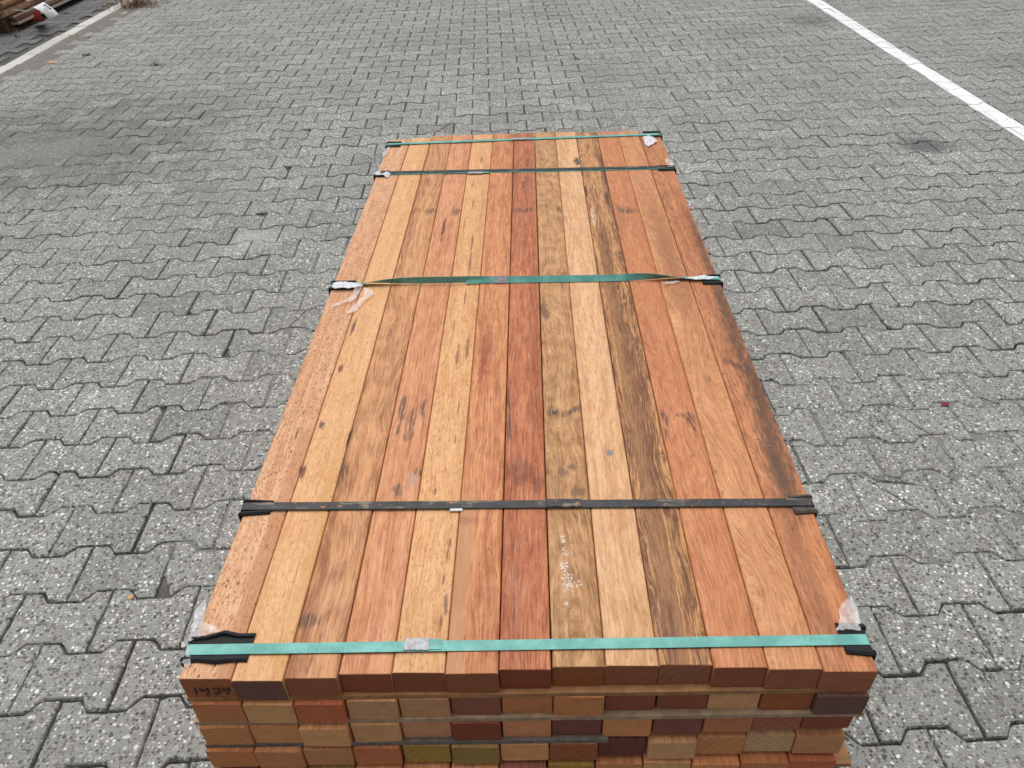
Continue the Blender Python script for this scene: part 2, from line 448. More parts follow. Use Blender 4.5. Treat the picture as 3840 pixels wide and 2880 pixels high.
# ================================================================= TIMBER BUNDLE
def TB(x, y, z=TOP):
    """pixel (2212-wide view) on the bundle's top -> (u, v)"""
    p = G(x*S22, y*S22, z); return p.dot(BC), p.dot(BA)
NEAR = [.5635, .5601, .5632, .5701, .5709, .5686, .5744, .5783, .5791, .5802, .5756, .5729, .5699]
FAR = [2.5755, 2.5838, 2.6001, 2.6058, 2.6039, 2.6019, 2.605, 2.6106, 2.6086, 2.6014, 2.6018, 2.6026, 2.5874]
UB = [-0.4345 + 0.07*i for i in range(13)]
BW, BH = 0.0690, 0.045

def wood(name, a, b, dk, seed, band=1.0, fib=1.0, pore=0.5, warp=0.006, fig=0.0, figc=None, worm=0.0, blobs=(), mott=0.3, strips=(), near_v=0.565, uc=0.0, obj_col=False, gum=0.0, ps=0.1, slope=0.0, con=1.0):
    m, t = newmat(name)
    oc = t.n('TexCoord').outputs['Object']
    if obj_col:
        oi = t.n('ObjectInfo'); sd_ = t.math('MULTIPLY', oi.outputs['Random'], 40.0)
    else: sd_ = float(seed)
    sv_ = t.n('CombineXYZ', X=sd_, Y=sd_, Z=0.0).outputs[0]
    sp = t.n('SeparateXYZ', Vector=oc).outputs
    wn = t.noise(t.vmath('ADD', t.mul(oc, (9, 2.2, 9)), sv_), 1.0, 2, 0.5)
    wn2 = t.noise(t.vmath('ADD', t.mul(oc, (60, 14, 60)), sv_), 1.0, 2, 0.5)
    off = t.math('ADD', t.math('MULTIPLY', t.math('SUBTRACT', wn, 0.5), warp*6), t.math('MULTIPLY', t.math('SUBTRACT', wn2, 0.5), warp*0.9))
    gx = t.math('ADD', t.math('ADD', sp[0], off), t.math('MULTIPLY', sp[1], slope))
    def gv(ys, zs=1.0): return t.vmath('ADD', t.n('CombineXYZ', X=gx, Y=t.math('MULTIPLY', sp[1], ys), Z=t.math('MULTIPLY', sp[2], zs)).outputs[0], sv_)
    bandn = t.noise(gv(0.02), 42, 3, 0.55)
    f1 = t.noise(gv(0.028), 330, 4, 0.65)
    f2 = t.noise(gv(0.07), 760, 2, 0.6)
    mo = t.noise(gv(0.35), 55, 4, 0.65)
    fl = t.noise(gv(0.22), 210, 4, 0.7)
    if obj_col:
        base = oi.outputs['Color']
        a = t.mix(1.0, base, (1.15, 1.05, 0.95), 'MULTIPLY'); b = t.mix(1.0, base, (0.72, 0.62, 0.55), 'MULTIPLY'); dk = t.mix(1.0, base, (0.4, 0.3, 0.28), 'MULTIPLY')
    k = t.math('ADD', t.math('MULTIPLY', t.math('SUBTRACT', bandn, 0.5), 2.0*band), t.math('MULTIPLY', t.math('SUBTRACT', f1, 0.5), 2.4*fib))
    k = t.math('ADD', k, t.math('MULTIPLY', t.math('SUBTRACT', mo, 0.5), 2.0*mott))
    k = t.math('ADD', k, t.math('MULTIPLY', t.math('SUBTRACT', fl, 0.5), 1.3*fib))
    if fig:
        fw = t.n('TexWave', {'wave_type': 'RINGS', 'rings_direction': 'Z', 'wave_profile': 'SIN'},
                 Vector=t.vmath('ADD', t.n('CombineXYZ', X=t.math('MULTIPLY', gx, 10.0), Y=t.math('MULTIPLY', sp[1], figc[2]), Z=0.0).outputs[0], (figc[0]*10, figc[1], 0)),
                 Scale=figc[3], Distortion=9.0, Detail=4.0, Detail_Scale=1.2)
        k = t.math('ADD', k, t.math('MULTIPLY', t.math('SUBTRACT', fw.outputs['Fac'], 0.5), fig*0.38))
    k = t.math('ADD', k, 0.45)
    col = t.mix(t.ramp(k, 0.0, 1.0, smooth=False), a, b)
    fp = t.noise(gv(ps), 350, 4, 0.65)
    hl = t.ramp(fp, 0.52, 0.70)
    col = t.mix(t.math('MULTIPLY', hl, 0.55*con), col, t.mix(0.34, col, (0.86, 0.62, 0.38, 1)))
    po = t.math('MULTIPLY', t.ramp(fp, 0.47, 0.33), pore*1.15)
    col = t.mix(po, col, dk)
    pd = t.ramp(t.noise(gv(ps*1.6), 460, 2, 0.5), 0.38, 0.30)
    col = t.mix(t.math('MULTIPLY', pd, min(1, pore*1.2)), col, dk)
    # strips of another colour along the board: (x0, x1, y0, y1, colour, amount)
    for (x0, x1, y0, y1, c_, am) in strips:
        e = t.math('ADD', sp[0], t.math('MULTIPLY', t.math('SUBTRACT', wn2, 0.5), 0.010))
        mk = t.math('MULTIPLY', t.math('MULTIPLY', t.ramp(e, x0-0.0015, x0+0.0015), t.ramp(e, x1+0.0015, x1-0.0015)),
                    t.math('MULTIPLY', t.ramp(sp[1], y0-0.02, y0+0.02), t.ramp(sp[1], y1+0.03, y1-0.03)))
        col = t.mix(t.math('MULTIPLY', mk, am), col, t.mix(t.ramp(f1, 0.3, 0.7), tuple(q*0.8 for q in c_[:3]), c_))
    if gum:
        gm = t.math('MULTIPLY', t.ramp(t.noise(gv(0.09), 120, 2, 0.5), 0.70, 0.75), gum)
        col = t.mix(gm, col, lin(112, 68, 48))
    if worm:
        v = t.n('TexVoronoi', Vector=t.vmath('ADD', t.mul(oc, (1, 0.5, 1)), sv_), Scale=120)
        rr = t.n('SeparateColor', Color=v.outputs['Color']).outputs
        wm = t.math('MULTIPLY', t.ramp(v.outputs['Distance'], 0.24, 0.14), t.math('GREATER_THAN', rr[0], 1-worm))
        col = t.mix(t.math('MULTIPLY', wm, 0.85), col, lin(52, 34, 26))
    t._bn = {130: t.noise(gv(0.3), 130, 3, 0.65), 90: t.noise(gv(0.35), 80, 4, 0.65)}; brk = t.ramp(fp, 0.60, 0.44, 0.15, 1.0); spk = t.ramp(t.noise(oc, 330, 3, 0.7), 0.50, 0.60)
    for bl in blobs:
        x_, y_, rx, ry, c_, am = bl[:6]
        nz = bl[6] if len(bl) > 6 else (1.7 if c_ == WHT else 1.0)
        u, v = TB(x_, y_)
        ctr = (max(-0.034, min(0.034, u-uc)), v-near_v, 0.045); am = min(1.0, am*1.2); ry = ry*(1 + 1.6*max(0.0, min(1.0, (1000-y_)/560)))
        mk = t.math('MULTIPLY', t.blob(oc, ctr, (rx*(.0010 if c_ == PUR else .0015), ry*.0014, 0.03), nz, 130 if rx < 14 else 90, (1.2, 0.4) if bl[3] < 45 else (1.7, 0.0)), am)
        if c_ == WHT: mk = t.math('MULTIPLY', mk, spk)
        if c_ == K1 or c_ == K2: mk = t.math('MULTIPLY', mk, brk)
        col = t.mix(mk, col, lin(*c_))
    # handling dirt
    dn = t.noise(t.vmath('ADD', t.mul(oc, (1, 0.6, 1)), sv_), 7, 5, 0.7)
    col = t.mix(t.math('MULTIPLY', t.ramp(dn, 0.56, 0.8), 0.24), col, lin(104, 84, 68))
    ck = t.ramp(t.noise(gv(0.010), 640, 2, 0.5), 0.34, 0.28)
    col = t.mix(t.math('MULTIPLY', ck, 0.6), col, dk)
    sc_ = t.ramp(t.noise(t.vmath('ADD', t.mul(oc, (3.0, 1.0, 1)), sv_), 26, 5, 0.75), 0.60, 0.72)
    col = t.mix(t.math('MULTIPLY', sc_, 0.22), col, lin(206, 178, 150))
    col = t.mix(0.05, col, lin(150, 138, 124))
    bp = t.math('ADD', t.math('MULTIPLY', f2, 0.5), t.math('MULTIPLY', f1, 0.5))
    t.out(col, t.ramp(mo, 0.3, 0.7, 0.52, 0.72), bp, 0.35, 0.0012, 0.35)
    return m
K1, K2, PUR, WHT, GRY = (52, 44, 42), (78, 62, 54), (108, 72, 58), (232, 232, 230), (128, 124, 118)
def blk(pts, c=K1, am=0.75): return [(x, y, rx, ry, c, am) for (x, y, rx, ry) in pts]
TOPW = [
 dict(ps=0.32, slope=0, a=lin(221, 174, 134), b=lin(185, 128, 89), dk=lin(116, 68, 44), band=0.8, pore=0.7, worm=0.09, mott=0.5, strips=[(0.012,0.034,-0.1,0.5,lin(190,128,82),0.5)],
      blobs=blk([(640,940,3,9),(660,1010,3,8),(655,890,2,7),(575,1180,3,6)], PUR, 0.6)),
 dict(ps=0.26, slope=0.0, a=lin(224, 175, 127), b=lin(200, 145, 93), dk=lin(156, 102, 62), band=0.6, pore=0.48, mott=0.45, strips=[(0.016,0.034,0.0,0.45,lin(206,156,84),0.35)],
      blobs=blk([(697,917,7,9),(763,705,4,16),(735,797,5,8),(655,1018,5,14),(768,945,3,18)], PUR, 0.8)),
 dict(ps=0.07, slope=0.03, a=lin(206, 149, 102), b=lin(149, 94, 58), dk=lin(104, 60, 40), band=1.1, pore=0.35, warp=0.012, fig=0.9, figc=(0.02,-2.3,1.3,2.2),
      blobs=blk([(765,930,5,16),(935,457,16,7),(900,455,7,5),(705,1015,8,26),(660,1340,14,10)], K1, 0.6)),
 dict(ps=0.055, slope=0.0, a=lin(213, 153, 110), b=lin(179, 111, 72), dk=lin(134, 72, 46), band=0.8, pore=0.45, mott=0.5,
      blobs=blk([(870,880,6,24),(890,905,8,18),(915,880,5,22),(880,940,6,14),(860,925,3,12),(905,1020,8,9),(985,456,8,7),(860,1060,8,12)], K2, 0.7) + blk([(958,492,3,24)], (92,50,46), 0.8) + blk([(893,1035,8,14)], (178,150,136), 0.5)),
 dict(ps=0.2, slope=0.012, a=lin(223, 172, 121), b=lin(192, 136, 85), dk=lin(146, 94, 58), band=0.6, pore=0.5, mott=0.4, gum=0.35,
      blobs=blk([(1016,560,3,26),(1020,520,3,14),(1005,640,2.5,14),(1010,745,4,22),(988,768,4,20),(981,700,2,10),(964,1300,4,15),(966,1200,2,10),(972,1170,2.5,7),(958,1250,2.5,10),(990,880,2,12),(984,945,2,10),(940,1060,2.5,8),(1022,440,2.5,10),(1020,400,2,8),(1040,345,4,8),(952,1345,3,10)], PUR, 0.62)),
 dict(ps=0.055, slope=0, a=lin(209, 143, 95), b=lin(162, 92, 55), dk=lin(112, 56, 34), band=1.0, pore=0.45, mott=0.6, strips=[(-0.04,-0.012,-0.1,0.33,lin(192,142,102),0.7)],
      blobs=blk([(1050,755,10,40),(1040,800,6,22)], (142,60,36), 0.5) + blk([(1005,1125,12,8)], (150,98,68), 0.5)),
 dict(ps=0.05, slope=0, a=lin(194, 119, 77), b=lin(145, 75, 43), dk=lin(98, 44, 28), band=0.9, pore=0.5, mott=0.5,
      blobs=blk([(1098,890,3,40),(1100,930,3,30),(1120,455,10,7),(1142,453,8,6),(1135,395,4,18),(1140,350,4,12)], K1, 0.72) + blk([(1125,1010,16,26),(1160,1045,9,22),(1120,1040,8,12)], (88,44,34), 0.4)),
 dict(ps=0.16, slope=0.02, a=lin(200, 151, 102), b=lin(143, 100, 58), dk=lin(98, 64, 40), band=0.8, pore=0.35, warp=0.016, fig=0.75, figc=(-0.01,-0.0,2.6,2.0), mott=0.6,
      blobs=blk([(1215,1018,9,11),(1235,1010,8,7),(1246,1062,8,13),(1180,1020,5,8)], (118,84,64), 0.7) + blk([(1190,888,10,9),(1245,884,10,8),(1215,893,14,5),(1180,445,4,5),(1208,452,8,6)], K1, 0.6) + blk([(1172,665,6,14),(1180,680,5,10)], (112,82,60), 0.7)
      + blk([(1216,1165,2.5,6),(1222,1195,4,8),(1222,1222,4,9),(1228,1245,6,9),(1236,1262,8,6),(1225,1268,6,5),(1222,1300,2,4)], WHT, 0.95)),
 dict(ps=0.14, slope=0.015, a=lin(223, 177, 134), b=lin(189, 139, 93), dk=lin(142, 96, 62), band=0.9, pore=0.35, warp=0.012, fig=0.7, figc=(0.03,-1.75,1.5,2.5), mott=0.35,
      blobs=[(1317,978,5,7,GRY,0.95,0.15)] + blk([(1246,348,6,9),(1250,352,7,5)], (84,76,58), 0.85)),
 dict(ps=0.075, slope=0.01, a=lin(198, 144, 91), b=lin(113, 69, 41), dk=lin(76, 46, 30), band=1.5, fib=1.5, pore=0.6, warp=0.014, fig=0.4, figc=(0.0,-1.5,1.3,1.5), strips=[(-0.022,0.006,-0.1,1.3,lin(112,68,40),0.55)],
      blobs=blk([(1262,412,5,12),(1250,372,2,5)], (72,36,40), 0.85) + blk([(1316,390,3,22),(1312,425,4,12),(1306,345,3,18),(1332,470,3,14)], K1, 0.7) + blk([(1280,455,3,6),(1280,470,4,8),(1284,482,3,5)], WHT, 0.9)),
 dict(ps=0.1, slope=0.03, a=lin(202, 134, 89), b=lin(168, 100, 60), dk=lin(124, 70, 44), band=0.6, pore=0.35, mott=0.4, warp=0.012,
      blobs=blk([(1436,905,4,18),(1470,897,8,5),(1490,905,8,14),(1500,930,3,14),(1355,455,22,7),(1340,450,7,6),(1440,935,4,12),(1495,985,3,4)], K1, 0.68) + blk([(1340,470,16,34)], (150,96,66), 0.35)),
 dict(ps=0.11, slope=0.05, a=lin(209, 149, 102), b=lin(173, 111, 70), dk=lin(132, 82, 52), band=0.7, pore=0.4, warp=0.018, mott=0.45, fig=0.4, figc=(0.02,-1.1,1.2,1.6),
      blobs=blk([(1430,520,18,110),(1450,560,14,90)], (142,90,56), 0.4) + blk([(1530,820,4,5),(1545,1020,3,4)], K2, 0.6)),
 dict(ps=0.09, slope=0.02, a=lin(198, 130, 83), b=lin(147, 88, 53), dk=lin(98, 58, 38), band=1.0, pore=0.45, warp=0.01, mott=0.5,
      blobs=blk([(1510,520,6,60),(1560,650,9,70),(1590,740,10,80),(1635,830,10,60),(1655,905,12,80),(1680,1000,12,70),(1690,1040,10,60)], (88,60,44), 0.66) + blk([(1600,790,9,8),(1570,780,6,8),(1590,935,6,9)], K1, 0.5) + blk([(1730,1200,9,90)], (128,78,46), 0.4)),
]
TOP_LABEL = ['pale worm-holed board at the left edge, numbered on its end', 'pale yellow board with a few brown spots', 'brown board with strong streaked grain', 'pinkish board with grey smudges', 'yellow board dotted with dark gum streaks',
             'orange board with a pale strip at its near end', 'deep red-orange board in the middle', 'olive-brown board with white droppings at its near end', 'pale tan board with a round grey spot', 'dark brown streaky board with a knot at its far end',
             'even orange board with black smudges', 'tan-orange board with soft wavy grain', 'orange-brown board with a long dark stain at the right edge']
def wood_low(): return wood('wood_inner', None, None, None, 0, obj_col=True, pore=0.45)
WOODL = wood_low()
# end grain
m_, t = newmat('end_grain')
oi = t.n('ObjectInfo'); oc = t.n('TexCoord').outputs['Object']
rv = t.n('CombineXYZ', X=t.math('MULTIPLY', oi.outputs['Random'], 31.0), Y=0.0, Z=t.math('MULTIPLY', oi.outputs['Random'], 17.0)).outputs[0]
rot = t.n('VectorRotate', {'rotation_type': 'Y_AXIS'}, Vector=oc, Angle=t.math('MULTIPLY', oi.outputs['Random'], 6.28)).outputs[0]
r2 = t.math('FRACT', t.math('MULTIPLY', oi.outputs['Random'], 7.31)); r3 = t.math('FRACT', t.math('MULTIPLY', oi.outputs['Random'], 3.77))
cvec = t.n('CombineXYZ', X=t.math('MULTIPLY', t.math('SUBTRACT', r2, 0.5), 0.22), Y=0.0, Z=t.math('MULTIPLY', t.math('SUBTRACT', r3, 0.4), 0.24)).outputs[0]
wv = t.n('TexWave', {'wave_type': 'RINGS', 'rings_direction': 'Y'}, Vector=t.vmath('ADD', t.mul(oc, (1, 0, 1)), cvec), Scale=t.math('ADD', 26.0, t.math('MULTIPLY', r2, 40.0)), Distortion=2.5, Detail=4.0, Detail_Scale=3.0)
f1 = t.noise(t.vmath('ADD', t.mul(oc, (1, 0.1, 1)), rv), 700, 3, 0.65); f2 = t.noise(t.vmath('ADD', t.mul(oc, (1, 0.1, 1.4)), rv), 45, 4, 0.65)
saw = t.noise(t.vmath('ADD', t.mul(rot, (1, 0, 0.04)), rv), 500, 2, 0.5)
base = oi.outputs['Color']
col = t.mix(t.math('MULTIPLY', t.ramp(wv.outputs['Fac'], 0.45, 1.0), t.math('MULTIPLY', r3, 0.6)), base, t.mix(1.0, base, (0.62, 0.55, 0.5), 'MULTIPLY'))
col = t.mix(t.math('MULTIPLY', t.ramp(f2, 0.4, 0.75), 0.5), col, t.mix(1.0, base, (0.68, 0.6, 0.58), 'MULTIPLY'))
col = t.mix(t.math('MULTIPLY', t.ramp(f1, 0.55, 0.72), 0.3), col, t.mix(1.0, base, (1.35, 1.3, 1.25), 'MULTIPLY'))
col = t.mix(t.math('MULTIPLY', t.ramp(saw, 0.55, 0.75), 0.3), col, t.mix(1.0, base, (0.7, 0.64, 0.6), 'MULTIPLY'))
wx = t.ramp(t.noise(t.vmath('ADD', t.mul(oc, (0.5, 0.1, 2.0)), rv), 90, 4, 0.7), 0.68, 0.76)
col = t.mix(t.math('MULTIPLY', wx, 0.22), col, (0.5, 0.47, 0.44, 1))
t.out(col, 0.75, t.math('ADD', f1, saw), 0.4, 0.0008, 0.3)
ENDG = m_

END_GAIN = 2.15
def endc(r, g, b):
    if b > 48 or g < 80: g *= 0.985
    r, g, b = r*0.94+7, g*0.94+5, b*0.94+4; c = lin(r, g, b)
    return (min(.8, c[0]*END_GAIN), min(.8, c[1]*END_GAIN), min(.8, c[2]*END_GAIN), 1)
ENDS = [
 [(122,74,44),(88,58,50),(114,70,42),(112,60,36),(106,60,38),(112,68,42),(104,54,30),(112,64,32),(116,70,46),(114,74,52),(114,66,44),(116,72,50),(126,78,52)],
 [(146,94,56),(164,126,82),(148,82,50),(150,116,80),(152,114,78),(112,68,52),(150,98,58),(150,100,60),(112,64,46),(112,66,44),(166,128,86),(120,68,38),(84,60,50)],
 [(152,106,64),(158,112,70),(166,124,80),(158,120,78),(160,116,82),(102,50,30),(164,110,74),(96,58,48),(160,108,68),(98,60,48),(142,94,60),(126,78,56),(108,60,42)],
 [(150,98,56),(150,102,64),(150,106,70),(148,88,52),(128,102,44),(116,94,46),(166,120,76),(118,68,40),(80,46,36),(160,124,84),(150,104,64),(150,126,90),(150,108,70)]]
bundle = tag(empty('timber_bundle', (B_ORG.x, B_ORG.y, 0), -YAW_B), 'large strapped bundle of square-sawn reddish hardwood boards stacked on grey paving', 'timber bundle')
def bl(u, v, z): return (u-U0, v-V0, z)
def board_mesh(name, W, H, L, sd_, mats, wane=0.0025):
    """sawn board: rounded arrises, slightly uneven, rough-sawn ends; origin at the near end's bottom centre"""
    rnd = random.Random(sd_)
    sec = []
    for (cx, cz, a0) in ((W/2-wane, wane, -90), (W/2-wane, H-wane, 0), (-W/2+wane, H-wane, 90), (-W/2+wane, wane, 180)):
        for k in range(3):
            a = R(a0 + 45*k); sec.append((cx + wane*math.cos(a), cz + wane*math.sin(a)))
    ys = [0, 0.0015] + [L*k/8 for k in range(1, 8)] + [L-0.0015, L]
    n = len(sec); vs = []; fs = []; mi = []
    for q, y in enumerate(ys):
        sc = 0.985 if q in (0, len(ys)-1) else 1.0
        jx = 0.0005*sn(y*1.7, sd_*3.1); 
        for (x, z) in sec:
            vs.append((x*sc + jx, y + (rnd.uniform(-0.0006, 0.0006) if q in (0, len(ys)-1) else 0), (z-H/2)*sc + H/2))
    for q in range(len(ys)-1):
        for k in range(n):
            fs.append((q*n+k, q*n+(k+1) % n, (q+1)*n+(k+1) % n, (q+1)*n+k)); mi.append(0)
    fs.append(tuple(range(n-1, -1, -1))); mi.append(1)
    fs.append(tuple(range((len(ys)-1)*n, len(ys)*n))); mi.append(1)
    me = bpy.data.meshes.new(name); me.from_pydata(vs, [], fs); 
    for m in mats: me.materials.append(m)
    me.polygons.foreach_set('material_index', mi)
    me.polygons.foreach_set('use_smooth', [x == 0 for x in mi]); me.update()
    return me
LAYER_Z = [0.477 - 0.0535*k for k in range(8)]
rb = random.Random(3)
NEARL = {1: .5675, 2: .5635, 3: .5585, 4: .5525, 5: .552, 6: .555, 7: .556}
first_board = None
for ly, z in enumerate(LAYER_Z):
    for i in range(13):
        sd_ = ly*50+i
        if ly == 0:
            nv, fv = NEAR[i], FAR[i]; Wd = BW - (0.0012 if i in (1, 6) else 0)
            wm = wood('wood_top', **TOPW[i], seed=i*3.7+1.3, near_v=nv, uc=UB[i])
            u = UB[i]
        else:
            slope = 0.0115*(i-6)/6*(1.0 if ly < 4 else 0.7)
            nv = NEARL[ly] + slope + rb.uniform(-0.0035, 0.0035); fv = nv + 2.03 + rb.uniform(-0.012, 0.012); Wd = BW - rb.uniform(0, 0.0022)
            if (ly, i) == (1, 12): nv -= 0.012
            if (ly, i) == (2, 4): nv += 0.004
            wm = WOODL; u = UB[i] + rb.uniform(-0.0006, 0.0006) + (0.002 if ly == 1 else 0) - (0.004 if ly > 2 else 0) - (0.003 if ly > 3 else 0)
        o = bpy.data.objects.new('board', board_mesh('board', Wd, BH, fv-nv, sd_, (wm, ENDG), 0.0026 if ly == 0 else rb.uniform(0.0015, 0.004)))
        C.objects.link(o); o.parent = bundle
        o.location = bl(u, nv, z + (rb.uniform(-0.0012, 0.0006) if ly == 0 else 0)); o.rotation_euler = (0, 0, rb.uniform(-.0002, .0002))
        o.color = endc(*(ENDS[ly][i] if ly < 4 else rb.choice(ENDS[rb.choice((1, 2, 3))])))
        if ly == 0:
            o['label'] = TOP_LABEL[i]
            if i == 0: first_board = o
STICKS = [simple('spacer_wood', lin(168,124,82), 0.8, 0.2, 60), simple('grey_spacer_wood', lin(172,148,120), 0.85, 0.22, 60), simple('weathered_spacer_wood', lin(116,108,100), 0.9, 0.25, 60)]
for ly in range(7):
    zt = LAYER_Z[ly]
    for q, v in enumerate((0.575, 0.98, 1.585, 2.2, 2.55)):
        nvl = [.5625, .5590, .5550, .57, .57, .57, .57][ly]
        ext = [(-0.4705, 0.4385), (-0.4735, 0.446), (-0.472, 0.10), (-0.465, 0.43), (-0.46, 0.47), (-0.47, 0.44), (-0.47, 0.44)][ly]
        v0 = nvl if q == 0 else v-0.016
        skew = 0.010 if q == 0 else 0
        mb = MB(); N_ = 14; prev = None
        h = 0.0083
        for k in range(N_+1):
            uu = ext[0] + (ext[1]-ext[0])*k/N_; dv_ = skew*((uu+0.47)/0.91) + 0.0008*sn(uu*9, ly)
            a = [(uu, v0+dv_, 0), (uu, v0+dv_+0.032, 0), (uu, v0+dv_+0.032, h), (uu, v0+dv_+0.0008*sn(uu*40, ly), h)]
            mb.v += [bl(x, y, zt-0.0084+zz) for x, y, zz in a]
            if k:
                b = (k-1)*4
                for c in range(4): mb.f.append((b+c, b+4+c, b+4+(c+1) % 4, b+(c+1) % 4)); mb.m.append(0)
        mb.f += [(3, 2, 1, 0), (N_*4, N_*4+1, N_*4+2, N_*4+3)]; mb.m += [0, 0]
        mb.build('spacer_stick', STICKS[(0, 1, 2, 1, 0, 1, 2)[ly]], bundle)
BEAR = simple('bearer_wood', lin(150,112,78), 0.85, 0.2, 30)
for v in (0.74, 1.36, 1.86, 2.42):
    mb = MB(); mb.box(-0.47-U0, 0.44-U0, v-V0-0.045, v-V0+0.045, 0.001, LAYER_Z[7]-0.0005); mb.build('bearer', BEAR, bundle)

# handwritten number on the first board's end (flat ink strokes)
INK = simple('marker_ink', (0.012, 0.011, 0.016), 0.5, 0.1)
def ribbon_face(pts, wd):
    """pixels on the near end plane of board 0 -> thin raised stroke"""
    vv = NEAR[0]
    P = []
    for (x, y) in pts:
        x_, y_ = 700 + x*200/1270, 2520 + y*120/762
        d = RT*((x_-1920)/F_PX) - UP*((y_-1440)/F_PX) + FW
        s = vv/d.dot(BA); q = CAM + d*s; P.append((q.dot(BC), q.z))
    return P
mb = MB()
STROKES = [([(190,360),(215,430),(250,525)], .0022), ([(315,380),(330,405)], .0024), ([(345,415),(380,440),(430,425),(470,375),(500,380),(515,450),(508,560)], .0020), ([(480,370),(510,420),(510,560)], .0022),
           ([(620,378),(700,380),(800,372),(760,430),(738,530)], .0019), ([(672,482),(760,468),(845,460)], .0017), ([(862,360),(890,415),(930,430),(975,375)], .0019), ([(985,355),(1008,410),(1000,460),(975,510)], .0024)]
for sidx, (pts, wd) in enumerate(STROKES):
    P = ribbon_face(pts, wd); n = len(P); yo = NEAR[0]-0.0013-0.0001*sidx; vs = []
    for k in range(n):
        a = P[max(0, k-1)]; b = P[min(n-1, k+1)]; L = math.hypot(b[0]-a[0], b[1]-a[1]) or 1e-6
        nx, nz = -(b[1]-a[1])/L*wd/2, (b[0]-a[0])/L*wd/2
        for s in (1, -1):
            vs.append((P[k][0]+s*nx-UB[0], yo-NEAR[0], P[k][1]+s*nz-LAYER_Z[0]))
    for k in range(n):
        for s in (0, 1): vs.append((vs[2*k+s][0], vs[2*k+s][1]+0.0009, vs[2*k+s][2]))
    fs = [(2*k, 2*k+1, 2*k+3, 2*k+2) for k in range(n-1)] + [(2*n+2*k, 2*n+2*k+2, 2*n+2*k+3, 2*n+2*k+1) for k in range(n-1)]
    fs += [(2*k, 2*k+2, 2*n+2*k+2, 2*n+2*k) for k in range(n-1)] + [(2*k+1, 2*n+2*k+1, 2*n+2*k+3, 2*k+3) for k in range(n-1)]
    mb.add(vs, fs)
o = mb.build('marker_writing', INK, first_board); o['label'] = 'number 1474 written by hand in black marker'

# ================================================================= STRAPS
def bmat(o):
    o.location = (B_ORG.x, B_ORG.y, 0); o.rotation_euler = (0, 0, -YAW_B); return o
m_, t = newmat('green_strap')
oc = t.n('TexCoord').outputs['Object']
n1 = t.noise(t.mul(oc, (1, 1, 1)), 30, 4, 0.6); n2 = t.noise(oc, 260, 2, 0.6)
wvv = t.n('TexWave', {'wave_type': 'BANDS', 'bands_direction': 'DIAGONAL'}, Vector=oc, Scale=160.0).outputs['Fac']
col = t.mix(t.ramp(n1, 0.35, 0.7), lin(84,152,144), lin(112,182,172))
col = t.mix(t.math('MULTIPLY', t.ramp(n2, 0.60, 0.75), 0.3), col, lin(46,96,88))
t.out(col, 0.42, t.math('ADD', wvv, n2), 0.25, 0.0006, 0.45)
GREEN = m_
m_, t = newmat('black_steel_strap')
oc = t.n('TexCoord').outputs['Object']
n1 = t.noise(oc, 55, 4, 0.6); n2 = t.noise(t.mul(oc, (0.6, 1, 1)), 120, 3, 0.6); n3 = t.noise(t.mul(oc, (0.35, 1.5, 1)), 40, 4, 0.7)
col = t.mix(t.ramp(n1, 0.35, 0.65), lin(30,31,35), lin(48,48,52))
col = t.mix(t.ramp(n2, 0.62, 0.67), col, lin(160,106,46))
col = t.mix(t.math('MULTIPLY', t.ramp(n3, 0.54, 0.66), 0.8), col, lin(132,122,104))
t.out(col, 0.5, n2, 0.3, 0.0006, 0.5)
BLACKST = m_
SEAL = simple('galvanised_seal', lin(150,152,156), 0.5, 0.22, 150, 0.5, 0.35)
